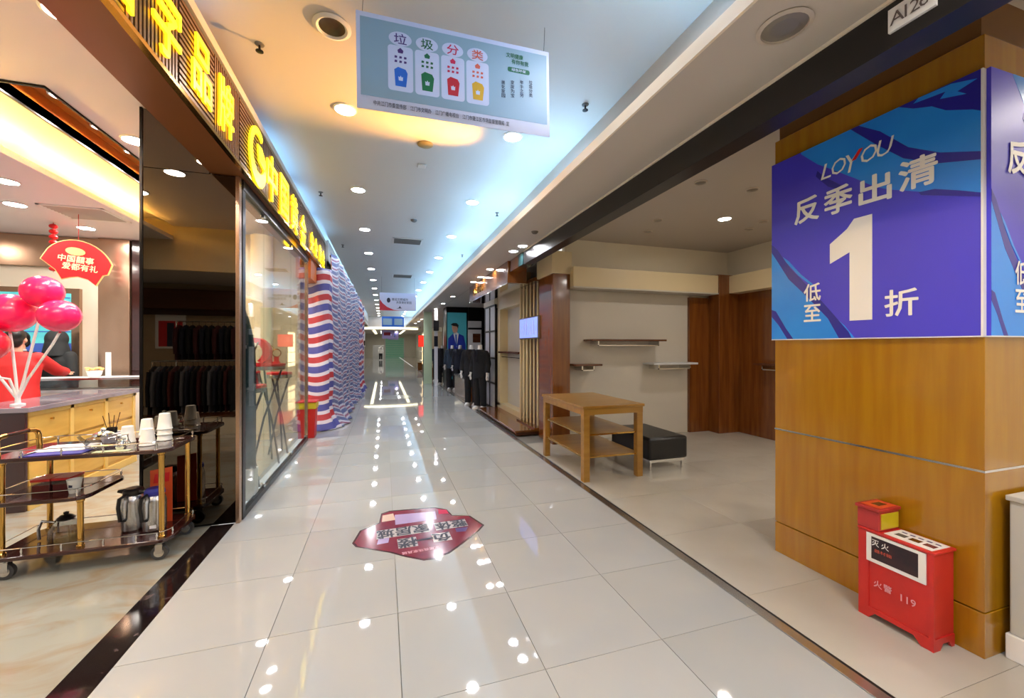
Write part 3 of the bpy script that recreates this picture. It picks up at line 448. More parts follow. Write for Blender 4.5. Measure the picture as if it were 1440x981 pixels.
# ================================================================== DRINKS TROLLEY
CT = thing('drinks_trolley', 'dark wood drinks trolley with brass posts before the smoked mirror', 'trolley', (-1.93, 3.68, 0))
def rrect(w, d, r, n=6):
    p = []
    for cx, cy, a0 in ((w / 2 - r, d / 2 - r, 0), (-w / 2 + r, d / 2 - r, 90), (-w / 2 + r, -d / 2 + r, 180), (w / 2 - r, -d / 2 + r, 270)):
        for k in range(n + 1): a = math.radians(a0 + 90 * k / n); p.append((cx + r * math.cos(a), cy + r * math.sin(a)))
    return p
CW, CD = .98, .50
for nm, z, sx, ox in (('top_tray', .755, CW, 0), ('middle_tray', .475, .52, -.23), ('bottom_tray', .125, CW, 0)):
    ty = mk(nm, MB().prism([(a + ox, b) for a, b in rrect(sx, CD, .09)], (0, 0, z), (1, 0, 0), (0, 1, 0), .028), m_mahog, CT, bevel=.006)
    rail = [(a + ox, b, z + .075) for a, b in rrect(sx - .03, CD - .03, .08)]; mk('gallery_rail', MB().tube(rail + [rail[0]], .0035, 6), m_chrome, ty)
    for i in range(2, len(rail), 5 if sx > .6 else 7): q = rail[i]; mk('rail_post', MB().lathe([(.007, 0), (.004, .015), (.008, .028), (.004, .04), (.006, .05)], (q[0], q[1], z + .027), 10), m_chrome, ty)
    if nm != 'middle_tray':
        for a in (-.3, -.1, .12, .3): mk('rail_post', MB().lathe([(.007, 0), (.004, .015), (.008, .028), (.004, .04), (.006, .05)], (a, -CD / 2 + .015, z + .027), 10), m_chrome, ty)
for x, y, z0, z1 in ((-.42, -.2, .15, .755), (-.42, .2, .15, .755), (.43, -.2, .15, .755), (.43, .2, .15, .755), (-.02, -.2, .15, .475)): mk('post', MB().lathe([(.022, z0), (.022, z0 + .015), (.017, z0 + .02), (.017, z1 - .02), (.022, z1 - .015), (.022, z1)], (x, y, 0), 14), m_gold, CT)
for s in (-1, 1): mk('handle_arm', MB().tube([(-.46, .17 * s, .78), (-.465, .17 * s, .86), (-.47, .165 * s, .885), (-.475, .14 * s, .9), (-.475, .09 * s, .905)], .016, 12), m_gold, CT)
mk('handle_grip', MB().tube([(-.475, -.1, .905), (-.475, .1, .905)], .013, 10), m_mahog, CT)
for x, y in ((-.4, -.2), (-.4, .2), (.42, -.2), (.42, .2)):
    c = mk('caster', MB().lathe([(.03, .125), (.03, .118), (.012, .115), (.012, .105)], (x, y, 0), 12).box((x - .02, y - .022, .045), (x + .022, y - .018, .11)).box((x - .02, y + .018, .045), (x + .022, y + .022, .11)), m_metal, CT); mk('wheel', MB().tube([(x, y - .014, .05), (x, y + .014, .05)], .05, 20), m_rubber, c); mk('hub', MB().tube([(x, y - .0165, .05), (x, y + .0165, .05)], .03, 16), m_chrome, c)
def ct(x, y, z): return (-1.93 + x, 3.68 + y, z)
ZT, ZM, ZB = .7835, .5035, .1535
cp = thing('paper_cup', 'upturned white paper cup on the trolley top', 'cup', (0, 0, 0), 0, 'upturned cups on the trolley'); mk('cup_wall', MB().lathe([(.039, 0), (.041, .004), (.038, .008), (.028, .095), (.026, .097), (.001, .095)], n=20, cap=False), m_cup, cp); mk('logo', MB().prism([(-.008, .04), (.008, .04), (.01, .055), (-.006, .058)], (.002, -.0352, 0), (1, 0, 0), (0, .12, 1), -.0006), m_ink, cp, smooth=False)
for i, (x, y, z) in enumerate(((.10, .08, ZT), (.20, .12, ZT), (.20, .12, ZT + .042), (.325, .09, ZT), (.325, .09, ZT + .042), (.325, .09, ZT + .084), (.29, -.07, ZT))): c_ = cp if i == 0 else copy_tree(cp); c_.location = ct(x, y, z); c_.scale = (1.2, 1.2, 1.25); c_['label'] = ('single upturned white paper cup beside the woven basket', 'lower upturned cup of the two cup stack on the trolley', 'upper upturned cup of the two cup stack on the trolley', 'bottom upturned cup of the three cup stack on the trolley', 'middle upturned cup of the three cup stack on the trolley', 'top upturned cup of the three cup stack on the trolley', 'single upturned white paper cup at the front rail of the trolley')[i]
pot = thing('glass_teapot', 'squat glass teapot with chrome lid on the trolley top', 'teapot', ct(.05, -.1, ZT)); pot.scale = (1.2, 1.2, 1.25); mk('bowl', MB().lathe([(.05, 0), (.075, .015), (.082, .04), (.07, .065), (.045, .075)], n=24), m_glassy, pot); mk('lid', MB().lathe([(.048, .075), (.046, .085), (.02, .098), (.01, .1), (.013, .112), (.001, .118)], n=20), m_chrome, pot); mk('handle', MB().tube([(.07, 0, .065), (.115, 0, .07), (.12, 0, .035), (.08, 0, .02)], .007, 8), m_chrome, pot); mk('spout', MB().tube([(-.07, 0, .03), (-.1, 0, .055), (-.115, 0, .075)], [.014, .01, .008], 10), m_glassy, pot)
jug = thing('chrome_creamer', 'small chrome creamer between the paper cups', 'creamer', ct(.185, -.17, ZT)); mk('body', MB().lathe([(.025, 0), (.034, .02), (.03, .05), (.022, .065), (.026, .075)], n=18), m_chrome, jug); mk('handle', MB().tube([(.028, 0, .055), (.05, 0, .05), (.045, 0, .025), (.03, 0, .02)], .004, 8), m_chrome, jug)
bk = thing('woven_basket', 'white woven basket at the back of the trolley top', 'basket', ct(-.02, .13, ZT)); mk('bowl', MB().lathe([(.05, 0), (.06, .03), (.066, .07), (.062, .07), (.055, .03), (.045, .008)], n=22, cap=False).lathe([(.001, .006), (.05, .006)], n=22, cap=False), M('basket_weave', (214, 200, 204), .8, bump=.4, bscale=90), bk); mk('rim', MB().tube([(.065 * math.cos(a * math.pi / 10), .065 * math.sin(a * math.pi / 10), .07) for a in range(21)], .004, 6), m_plastic, bk)
st = thing('stirrer_cup', 'dark cup of stirrers standing in the woven basket', 'cup', ct(-.02, .13, ZT + .009)); mk('cup_wall', MB().lathe([(.028, 0), (.032, .1), (.028, .1), (.025, .006)], n=16), m_darkmetal, st)
for i in range(4): mk('stirrer', MB().tube([(.006 * i - .01, 0, .02), (.03 * i - .05, .01 * i - .01, .19 + .02 * (i % 2))], .0025, 6), m_brownwood, st)
for nm, lab, x, y, w_, d_, m, z in (('paper_sheet', 'white sheets of paper on the trolley top', -.2, -.02, .28, .22, m_paper, 0), ('folder', 'dark blue folder on the trolley top beside the paper', -.16, -.165, .32, .12, m_bluepaper, 0), ('tray_mat', 'pale green mat under the glass teapot', .16, -.215, .2, .05, M('mat_green', (190, 196, 160), .6), 0)):
    t = thing(nm, lab, 'paper' if nm != 'tray_mat' else 'mat', ct(x, y, ZT + z)); mk('sheet', B((-w_ / 2, -d_ / 2, 0), (w_ / 2, d_ / 2, .004)), m, t)
    if nm == 'paper_sheet': mk('sheet', B((-w_ / 2 + .02, -d_ / 2 + .01, .004), (w_ / 2 - .01, d_ / 2 + .01, .006)), m_paper, t)
    if nm == 'folder': mk('spine', B((-w_ / 2, -d_ / 2, .004), (-w_ / 2 + .02, d_ / 2, .008)), m_ink, t)
for i, x in enumerate((-.31, -.2)):
    t = thing('sugar_box', ('clear box with red lid on the middle shelf beside the post', 'clear box with red lid on the middle shelf beside the paper cup')[i], 'box', ct(x, .0, ZM)); mk('body', B((-.05, -.07, 0), (.05, .07, .07)), m_glassy, t, bevel=.004); mk('contents', B((-.046, -.066, .003), (.046, .066, .045)), M('box_fill%d' % i, (150, 60, 60), .6), t); mk('lid', B((-.053, -.073, .07), (.053, .073, .088)), m_redplastic, t, bevel=.004)
t = thing('paper_cup', 'white paper cup standing on the middle shelf of the trolley', 'cup', ct(-.085, -.14, ZM)); mk('cup_wall', MB().lathe([(.001, .003), (.026, .003), (.027, 0), (.028, .002), (.039, .09), (.041, .093), (.037, .092), (.026, .006)], n=20, cap=False), m_cup, t); mk('logo', MB().prism([(-.01, .045), (.01, .045), (.012, .06), (-.008, .064)], (0, -.0355, 0), (1, 0, 0), (0, -.12, 1), .0006), m_ink, t)
for i, (x, y) in enumerate(((.165, .02), (.315, -.03))):
    t = thing('vacuum_flask', ('steel vacuum flask with black lid on the bottom shelf', 'steel vacuum flask with dark blue lid and white tag on the bottom shelf')[i], 'flask', ct(x, y, ZB)); mk('body', MB().lathe([(.062, 0), (.07, .01), (.07, .21), (.06, .25), (.05, .26)], n=24), m_metal, t); mk('lid', MB().lathe([(.055, .255), (.062, .265), (.06, .29), (.045, .305), (.001, .308)], n=22), (m_leather, m_bluepaper)[i], t); mk('spout', MB().tube([(-.045, -.01, .285), (-.085, -.02, .292)], [.02, .01], 10), m_leather, t); mk('handle', MB().tube([(-.02, -.06, .27), (-.03, -.11, .26), (-.035, -.115, .2), (-.03, -.1, .1), (-.02, -.066, .09)], .012, 8), m_leather, t)
    if i: mk('tag', MB().prism([(-.02, 0), (.02, 0), (.02, .02), (-.02, .02)], (.02, -.0695, .03), (1, 0, 0), UP, .002), m_plastic, t)
kt = thing('clear_kettle', 'clear plastic wrapped kettle on the bottom shelf of the trolley', 'kettle', ct(-.2, -.02, ZB)); mk('body', MB().lathe([(.085, 0), (.09, .02), (.085, .07), (.06, .12), (.04, .135)], n=24), m_glassy, kt); mk('lid', MB().lathe([(.045, .135), (.05, .145), (.03, .165), (.012, .17), (.016, .185), (.001, .19)], n=20), m_leather, kt); mk('handle', MB().tube([(-.06, 0, .12), (-.13, 0, .135), (-.15, 0, .08), (-.145, 0, .01)], .009, 8), m_metal, kt)
cd = thing('price_card', 'orange and red card standing behind the steel flasks', 'card', ct(.3, .1, ZB)); mk('card', MB().prism([(-.07, 0), (.07, 0), (.07, .42), (-.07, .40)], (0, 0, 0), (1, 0, 0), UP, .004), m_orange, cd); mk('print', MB().prism([(-.05, .3), (.05, .31), (.055, .38), (-.04, .37)], (0, -.0045, 0), (1, 0, 0), UP, .0006), m_redprint, cd)
# ================================================================== COUNTERS
c1t = thing('jewellery_counter', 'yellow wood jewellery counter with drawers and glass top', 'counter', (-3.35, 6.2, 0)); xA, xB, yA, yB = -3.62, -3.1, 4.86, 6.55
mk('carcass', B((xA, yA, 0), (xB - .02, yB, .9)), m_counter, c1t, True, .004); mk('end_panel', B((xA - .01, yA - .03, 0), (xB, yA, .9)), m_mahog, c1t, True, .004); mk('plinth', B((xA, yA, 0), (xB + .01, yB, .08)), m_countertrim, c1t, True)
for i in range(3):
    y0 = yA + .02 + i * .55; dr = mk('drawer', B((xB - .018, y0, .60), (xB - .004, y0 + .5, .86)), m_counter, c1t, True, .004); mk('knob', MB().tube([(xB - .004, y0 + .25, .80), (xB + .02, y0 + .25, .80)], [.007, .012], 10), m_gold, dr, True)
    mk('panel', B((xB - .018, y0, .12), (xB - .004, y0 + .5, .57)), m_counter, c1t, True, .004); mk('stile', B((xB - .018, y0 + .5, .08), (xB + .006, y0 + .55, .9)), m_countertrim, c1t, True, .003)
mk('rail', B((xB - .018, yA, .86), (xB + .006, yB, .9)), m_countertrim, c1t, True, .003); mk('glass_top', B((xA - .02, yA - .04, .9), (xB + .03, yB + .02, .945)), M('counter_top', (150, 140, 150), .06, .2), c1t, True, .004)
c2t = thing('display_counter', 'white topped display counter along the back of the gold shop', 'counter', (-5, 7.2, 0)); mk('body', B((-7.5, 6.8, 0), (-2.7, 7.2, .9)), m_white, c2t, True); mk('glass_case', B((-7.5, 6.78, .9), (-2.7, 7.22, 1.06)), m_case, c2t, True); mk('pad', B((-7.45, 6.82, .9), (-2.75, 7.18, .93)), m_plastic, c2t, True); mk('top_edge', MB().box((-7.52, 6.76, 1.06), (-2.68, 6.8, 1.085)).box((-7.52, 7.2, 1.06), (-2.68, 7.24, 1.085)), m_metal, c2t, True); mk('top', B((-7.52, 6.8, 1.06), (-2.68, 7.2, 1.08)), m_plastic, c2t, True)
p = onY(133, 520, 7.0); pt = thing('offering_pot', 'small white pot with dried orange flowers on the display counter', 'pot', (p.x, 7.0, 1.082)); mk('pot', MB().lathe([(.05, 0), (.07, .03), (.085, .09), (.075, .09), (.06, .03)], n=18), m_plastic, pt)
for i in range(9): a = i * .7; mk('petal', MB().ball((.07 * math.cos(a), .07 * math.sin(a), .105 + .01 * (i % 3)), (.03, .03, .015), 8, 5), m_goldprint, pt)
p = onY(152, 500, 7.0); ac = thing('acrylic_sign', 'clear upright acrylic stand on the display counter', 'stand', (p.x, 7.0, 1.082)); mk('upright', B((-.03, 0, 0), (.03, .01, .34)), m_plastic, ac); mk('foot', B((-.06, -.04, 0), (.2, .06, .012)), m_plastic, ac)
tv = thing('wall_screen', 'large teal wall screen behind the display counter', 'screen', (-5.6, 8.05, 1.2)); a0, b0 = onY(-60, 0, 8.05).x, onY(113, 0, 8.05).x; zt = onY(110, 406, 8.05).z
mk('frame', B((a0, 8.03, 1.0), (b0, 8.095, zt)), m_bronze, tv, True); mk('display', B((a0 + .08, 8.02, 1.55), (b0 - .1, 8.031, zt - .08)), m_screen, tv, True); mk('display', B((a0 + .08, 8.02, 1.05), (b0 - .1, 8.031, 1.55)), m_screenb, tv, True)
for i in range(5): mk('display', B((a0 + .08, 8.015, 1.72 + .13 * i), (b0 - .1, 8.021, 1.735 + .13 * i)), m_screenb, tv, True)
x0_, x1_ = onY(140, 0, 8).x, onY(184, 0, 8).x
def wp(nm, a, b, m, lab): struct(nm, B(a, b), m, lab, bevel=.004)
wp('trim_17', (x0_, 7.96, 0), (x1_, 8.09, 3.19), m_bronze, 'rose metal pilaster on the gold shop back wall'); wp('trim_18', (-8.9, 8.03, 2.72), (x0_ - .01, 8.09, 3.19), m_bronze, 'rose metal band along the gold shop back wall'); wp('trim_19', (x1_ + .01, 8.0, 0), (x1_ + .4, 8.09, 3.4), m_mahog, 'dark strip beside the rose metal pilaster')
wp('trim_20', (-2.3, 7.9, 0), (-1.4, 8.09, 3.4), m_beige, 'beige wall panel seen through the shop window')
# fan sign and lantern string
p = onY(110, 365, 6.6); fs = thing('fan_sign', 'red fan shaped festive sign with cream characters hanging from the ceiling', 'sign', (p.x, 6.6, p.z)); P_ = []
for i in range(13): a = math.radians(150 - 120 * i / 12 - 8); P_.append((.37 * math.cos(a), -.16 + .40 * math.sin(a)))
P_ += [(.30, -.14), (.25, -.16), (.18, -.30), (.10, -.235), (.0, -.215), (-.08, -.235), (-.16, -.27), (-.22, -.16), (-.36, -.05)]
def fan(sc, m, dz, nm): mk(nm, MB().prism([(a * sc, b * sc) for a, b in P_], (0, dz, 0), (1, 0, -.12), UP, .012), m, fs, smooth=False)
fan(1.04, m_goldprint, .006, 'rim'); fan(1.0, m_redprint, 0, 'board')
for s, zz, xx in (('中国囍事', .0, -.01), ('爱都有礼', -.1, .03)): letter(s, fs, Vector(fs.location) + Vector((xx, -.016, zz)), (1, 0, -.12), (.12, 0, 1), m_cream2, .36, .085, .004, .03, 0, 'lettering')
mk('flower', MB().prism([(.1 * math.cos(a * math.pi / 8), .05 * math.sin(a * math.pi / 8)) for a in range(16)], (-.02, -.013, .1), (1, 0, -.12), UP, .003), m_goldprint, fs, smooth=False)
mk('cord', MB().tube([(0, .005, .2), (0, .005, 3.2 - p.z)], .003, 6), m_redprint, fs)
p = onZ(75, 313, 3.2); ls = thing('lantern_string', 'red string of small paper lanterns hanging from the ceiling', 'lantern string', (p.x, p.y, 3.2)); zz = -.02
mk('cord', MB().tube([(0, 0, 0), (0, 0, -.68)], .004, 6), m_redprint, ls)
for i in range(9): mk('lantern', MB().ball((0, 0, -.05 - .073 * i), (.045, .045, .034), 12, 6), m_redprint, ls)
# balloons on a stand
p = onZ(24, 571, .945); bs = thing('balloon_stand', 'white stick stand for pink balloons on the yellow counter', 'stand', (p.x - .06, p.y + .1, .945)); b0 = Vector(bs.location); mk('base', MB().lathe([(.05, 0), (.05, .012), (.02, .02), (.018, .09)], n=18), m_plastic, bs)
YBn = b0.y
for i, (cx, cy, rx, rz, m, bend, lb) in enumerate(((60, 410, .155, .155, m_pink, .02, 'uppermost pink balloon of the cluster, below the red fan sign'), (84, 444, .155, .155, m_pink, .03, 'pink balloon beside the wall screen frame, lowest on the mirror side'), (14, 440, .19, .185, m_pink, 0, 'largest pink balloon in the middle of the cluster'), (-24, 484, .17, .165, m_pinkd, -.02, 'red balloon hanging lowest at the outer side of the cluster'), (-70, 425, .17, .165, m_pink, -.03, 'pink balloon on the outer side of the cluster'))):
    yy = YBn + (0, -.1, .06, -.12, .12)[i]; c = onY(cx, cy, yy); t = thing('balloon', lb, 'balloon', (c.x, yy, c.z - rz)); mk('skin', MB().ball((0, 0, rz), (rx * .98, rx * .98, rz * .98), 24, 14), m, t); mk('knot', MB().lathe([(.004, -.004), (.014, -.016), (.016, -.018), (.002, -.016)], (0, 0, .01), 10), m, t)
    mk('stick', MB().tube([b0 + Vector((0, 0, .05)), b0 + Vector(((c.x - b0.x) * .25, (yy - b0.y) * .25, .25)), (c.x * .85 + b0.x * .15, yy, c.z - rz - .12), (c.x, yy, c.z - rz)], .011, 8), m_plastic, bs, True)
# ================================================================== PEOPLE
def remesh(o, vx=.014, sm=6):
    r = o.modifiers.new('r', 'REMESH'); r.mode = 'VOXEL'; r.voxel_size = vx; r.use_smooth_shade = True; s = o.modifiers.new('s', 'SMOOTH'); s.iterations = sm; s.factor = .5; return bake(o)
def hand(mb, w, d, side, r=.0095):                        # palm with four fingers and a thumb; w wrist, d pointing direction
    w, d = Vector(w), Vector(d).normalized(); u = d.cross(Vector((0, 0, 1))); u = Vector((1, 0, 0)) if u.length < .1 else u.normalized(); k = u.cross(d)
    mb.tube([w - d * .02, w + d * .04, w + d * .09], [.026, .034, .036], 10, .55)
    for i, l in enumerate((.07, .085, .08, .062)):
        q = w + d * .085 + u * (.027 - .018 * i); mb.tube([q, q + d * l * .5 - k * .008, q + d * l - k * .025], [r, r * .95, r * .7], 8)
    q = w + d * .03 + u * .03 * side; mb.tube([q, q + u * .028 * side + d * .03, q + u * .034 * side + d * .062], [r * 1.2, r * 1.1, r * .8], 8)
def head(mb, c, yaw, s=1.0):
    R_ = Matrix.Rotation(yaw, 3, 'Z'); c = Vector(c); P3 = lambda x, y, z: tuple(c + R_ @ Vector((x * s, y * s, z * s)))
    t = MB(); t.ball((0, 0, .03), (.076, .094, .10), 18, 12); t.ball((0, -.03, -.045), (.058, .062, .072), 16, 10); t.tube([(0, -.09, .02), (0, -.104, -.012), (0, -.112, -.03)], [.012, .014, .018], 8)
    for sx in (-1, 1): t.ball((.077 * sx, .01, .0), (.012, .022, .034), 8, 6)
    mb.v_off = len(mb.v); mb.add([P3(*v) for v in t.v], t.f)
def arm(mb, pts, r): mb.tube(pts, r, 12)
def person(name, label, base, yaw, coat_m, trouser_m, hands, hood=False, maskp=False, hair=True, shirt=None, lean=(0, 0), ht=1.0):
    t = thing('person', label, 'person', base, yaw); lx, ly = lean
    b = MB(); hc = (lx, ly, 1.58 * ht)
    b.loft([(0, 0, .9, .15, .1), (lx * .4, ly * .4, 1.1, .14, .095), (lx * .8, ly * .8, 1.35, .17, .1), (lx * .9, ly * .9, 1.42, .1, .07)]); b.tube([(lx * .9, ly * .9, 1.38), (lx, ly + .01, 1.52 * ht)], [.065, .052], 12); head(b, hc, 0)
    for s in (-1, 1):
        sh = Vector((.17 * s + lx * .85, ly * .85, 1.37)); el, wr = [Vector(v) for v in hands[0 if s < 0 else 1]]
        b.tube([sh, el, wr], [.048, .04, .028], 10); hand(b, wr, wr - el, -s); b.tube([(.085 * s, 0, .92), (.09 * s, -.01, .5), (.09 * s, .02, .08)], [.075, .055, .04], 12); b.ball((.09 * s, -.05, .05), (.045, .12, .045), 12, 6)
    remesh(mk('body', b, m_skin, t), .011, 4)
    c = MB(); c.loft([(0, 0, .62, .25, .2), (0, 0, .8, .235, .17), (lx * .4, ly * .4, 1.05, .205, .145), (lx * .75, ly * .75, 1.28, .225, .145), (lx * .85, ly * .85, 1.39, .17, .115), (lx * .9, ly * .9, 1.44, .09, .085)], 20)
    for s in (-1, 1):
        sh = Vector((.175 * s + lx * .85, ly * .85, 1.36)); el, wr = [Vector(v) for v in hands[0 if s < 0 else 1]]; c.ball(sh, .075, 12, 8); c.tube([sh, el, wr * .93 + el * .07], [.078, .07, .058], 12)
    remesh(mk('coat', c, coat_m, t), .016, 5)
    for z in (.85, 1.0, 1.15): mk('button', MB().tube([(lx * .5 + .0, ly * .5 - .15, z), (lx * .5, ly * .5 - .18, z)], .012, 8), m_gold if coat_m is m_redcoat else m_leather, t)
    tm_ = MB()
    for s in (-1, 1): tm_.tube([(.085 * s, 0, .95), (.09 * s, -.01, .5), (.09 * s, .02, .06)], [.105, .08, .065], 14)
    remesh(mk('trousers', tm_, trouser_m, t), .016, 4)
    if hair:
        h = MB(); h.ball((lx, ly + .018, hc[2] + .045), (.085, .098, .098), 18, 12); h.ball((lx, ly + .06, hc[2] - .02), (.075, .05, .08), 14, 8); h.ball((lx + .02, ly - .055, hc[2] + .10), (.06, .04, .032), 12, 8); remesh(mk('hair', h, m_hair, t), .01, 3)
    if hood:
        h = MB(); h.ball((lx, ly + .03, hc[2] + .03), (.125, .13, .145), 18, 12); h.tube([(lx, ly + .04, hc[2] - .02), (lx, ly + .03, 1.36)], [.12, .16], 18); remesh(mk('hood', h, coat_m, t), .013, 5)
    if maskp:
        k = MB(); k.ball((lx, ly - .045, hc[2] - .045), (.064, .068, .055), 16, 10); mk('face_mask', k, m_mask, t)
    if not hood:
        for s in (-1, 1): e = mk('eye', MB().ball((lx + .03 * s, ly - .083, hc[2] + .022), (.012, .008, .007), 10, 6), m_hair, t)
        if not maskp: mk('mouth', MB().ball((lx, ly - .092, hc[2] - .062), (.022, .008, .006), 10, 6), m_inkred, t)
    if shirt: mk('collar', MB().lathe([(.062, 0), (.068, .04), (.06, .04)], (lx * .9, ly * .9 + .005, 1.42), 16, False), shirt, t)
    return t
p = onY(27, 480, 7.46); person('a', 'person with dark hair and white mask behind the display counter', (p.x, 7.46, 0), -.2, m_blackcloth, m_blackcloth, (((-.2, -.03, 1.1), (-.1, -.17, 1.0)), ((.2, -.03, 1.1), (.1, -.17, 1.0))), maskp=True, shirt=m_plastic)
p = onY(86, 490, 7.82); person('b', 'person in a charcoal hooded jacket before the teal wall screen', (p.x, 7.78, 0), 2.8, m_charcoal, m_blackcloth, (((-.22, .02, 1.1), (-.2, -.02, .86)), ((.22, .02, 1.1), (.2, -.02, .86))), hood=True, hair=False)
p = onY(16, 530, 6.15); person('c', 'person in a bright red coat reaching over the display counter', (p.x, 6.15, 0), math.pi + .3, m_redcoat, m_blackcloth, (((-.28, -.32, 1.2), (-.30, -.55, 1.17)), ((.27, .06, 1.1), (.22, -.15, .98))), lean=(0, -.12))
# ================================================================== WINDOW DISPLAY
def drum(px_, py_, Yd, r, z, label):
    c = onY(px_, py_, Yd); t = thing('display_stand', label, 'stand', (c.x, Yd, 0)); zt = c.z
    mk('red_top', MB().lathe([(.001, zt), (r, zt), (r, zt - .025), (r * .97, zt - .03)], n=28, cap=False), m_redprint, t); mk('rim', MB().lathe([(r * .97, zt - .03), (r, zt - .035), (r * .98, zt - .075), (r * .9, zt - .08), (.001, zt - .08)], n=28, cap=False), m_metal, t)
    for k in range(3): a = k * 2.094 + .5; mk('leg', MB().tube([(r * .8 * math.cos(a), r * .8 * math.sin(a), zt - .075), (-r * .25 * math.cos(a), -r * .25 * math.sin(a), zt * .45), (-r * .85 * math.cos(a), -r * .85 * math.sin(a), 0)], .012, 8), m_darkmetal, t)
    return c, zt
A_, zA = drum(349, 541, 5.02, .17, 0, 'nearer round red topped display stand on crossed legs'); B_, zB = drum(377, 511, 5.95, .2, 0, 'tallest round red topped display stand behind the window'); D_, zD = drum(393, 523, 6.45, .16, 0, 'farthest round red topped display stand behind the window')
sc_ = thing('red_scoop', 'large curved red velvet necklace display with gold band', 'jewellery display', (B_.x - .1, 5.88, zB)); arc = []
for i in range(17): a = math.radians(-60 + 200 * i / 16); arc.append((-.02 + .17 * math.cos(a), .16 + .17 * math.sin(a)))
for i in range(16, -1, -1): a = math.radians(-60 + 200 * i / 16); arc.append((-.05 + .12 * math.cos(a), .15 + .125 * math.sin(a)))
sm = MB()
for i in range(16): sm.prism([arc[i], arc[i + 1], arc[-2 - i], arc[-1 - i]], (0, .07, 0), (1, 0, 0), UP, .14)
mk('crescent', sm, m_redprint, sc_); mk('foot', MB().box((-.06, -.06, 0), (.12, .06, .015)), m_redprint, sc_)
ga = thing('gold_ruler', 'slanted gold display bar on a red block', 'jewellery display', (A_.x - .02, 4.97, zA)); mk('block', B((-.07, -.05, 0), (.05, .05, .09)), m_redprint, ga, bevel=.006); mk('bar', MB().tube([(-.02, 0, .08), (.10, .1, .46)], .022, 4, .4), m_gold, ga)
for i, (px_, zz, YY, lb) in enumerate(((379, 0, 6.05, 'gold bangle on a red cylinder beside the curved red display'), (389, 0, 6.02, 'gold bangle on a small red cylinder at the edge of the tallest stand'))):
    c = onY(px_, 500, YY); t = thing('bangle_display', lb, 'jewellery display', (c.x, YY, zB)); mk('cylinder', MB().lathe([(.045, 0), (.045, .02), (.03, .025), (.03, .13 - .05 * i), (.04, .135 - .05 * i)], n=16), m_redprint, t); hh = .135 - .05 * i + .05; mk('bangle', MB().tube([(.05 * math.cos(k * math.pi / 12), 0, hh + .05 * math.sin(k * math.pi / 12)) for k in range(25)], .007, 8), m_gold, t)
c = onY(358, 516, 5.1); t = thing('ring_block', 'small steel block with a red top beside the slanted gold bar', 'jewellery display', (c.x, 5.12, zA)); mk('block', B((-.04, -.04, 0), (.04, .04, .12)), m_metal, t, bevel=.004); mk('cushion', B((-.042, -.042, .12), (.042, .042, .14)), m_redprint, t)
ap = thing('arched_poster', 'arched dark teal poster with a pale arm behind the window', 'poster', (-1.62, 4.55, 0)); c0 = onY(337, 440, 4.55); c1_ = onY(359, 440, 4.55); wp_ = c1_.x + 1.75; pl2 = [(0, 0.3), (wp_, .3)] + [(wp_ * math.cos(a * math.pi / 20), 1.3 + 1.02 * math.sin(a * math.pi / 20)) for a in range(11)]
mk('board', MB().prism(pl2, (-1.75, 4.58, 0), (1, 0, 0), UP, .02), M('poster_darkteal', (38, 56, 60), .25, c2=(60, 90, 96), scale=3), ap, True); mk('arm_print', MB().prism([(.0, 1.86), (.12, 1.78), (.22, 1.5), (.24, 1.36), (.12, 1.28), (.0, 1.3)], (-1.62, 4.559, 0), (1, 0, 0), UP, .001), m_mann, ap, True); mk('foot', B((-1.75, 4.53, 0), (-1.75 + wp_, 4.65, .3)), m_white, ap, True)
wc = thing('window_column', 'cream half column behind the arched poster', 'column', (-2.0, 7.3, 0)); cx_ = onY(362, 0, 7.3).x; mk('shaft', MB().lathe([(.16, .1), (.16, 3.3)], (cx_, 7.55, 0), 24), m_beige, wc, True); mk('base', B((cx_ - .2, 7.42, 0), (cx_ + .2, 7.75, .1)), m_beige, wc, True)
# ================================================================== BIN AND TARPAULIN
bi = thing('red_bin', 'red plastic bin with yellow band at the end of the shop window', 'bin', (-1.2, 7.42, 0))
mk('body', MB().add([(-.13, -.11, 0), (.11, -.11, 0), (.11, .11, 0), (-.13, .11, 0), (-.15, -.13, .48), (.13, -.13, .48), (.13, .13, .48), (-.15, .13, .48)], [(0, 3, 2, 1), (4, 5, 6, 7), (0, 1, 5, 4), (1, 2, 6, 5), (2, 3, 7, 6), (3, 0, 4, 7)]), m_redplastic, bi, bevel=.01); mk('yellow_band', B((-.16, -.14, .48), (.14, .14, .585)), m_yellow, bi, bevel=.008); mk('rim', B((-.17, -.15, .585), (.15, .15, .605)), m_redplastic, bi, bevel=.006)
tp = thing('striped_tarp', 'red white and blue striped tarpaulin hung over the closed shopfront', 'tarpaulin', (-.9, 11, 0))
path = [Vector((-1.30, 7.95)), Vector((-1.12, 7.93)), Vector((-.93, 8.0)), Vector((-.88, 8.25))] + [Vector((-.88 + .016 * i, 8.25 + .7 * i)) for i in range(1, 12)]
pts = []
for i in range(len(path) - 1):
    nn_ = 14 if i < 3 else 10
    for k in range(nn_): pts.append(path[i].lerp(path[i + 1], k / nn_))
pts.append(path[-1]); V, Fc, UV = [], [], []; rows = 56; H_ = 3.45; arc_ = 0; N_ = len(pts)
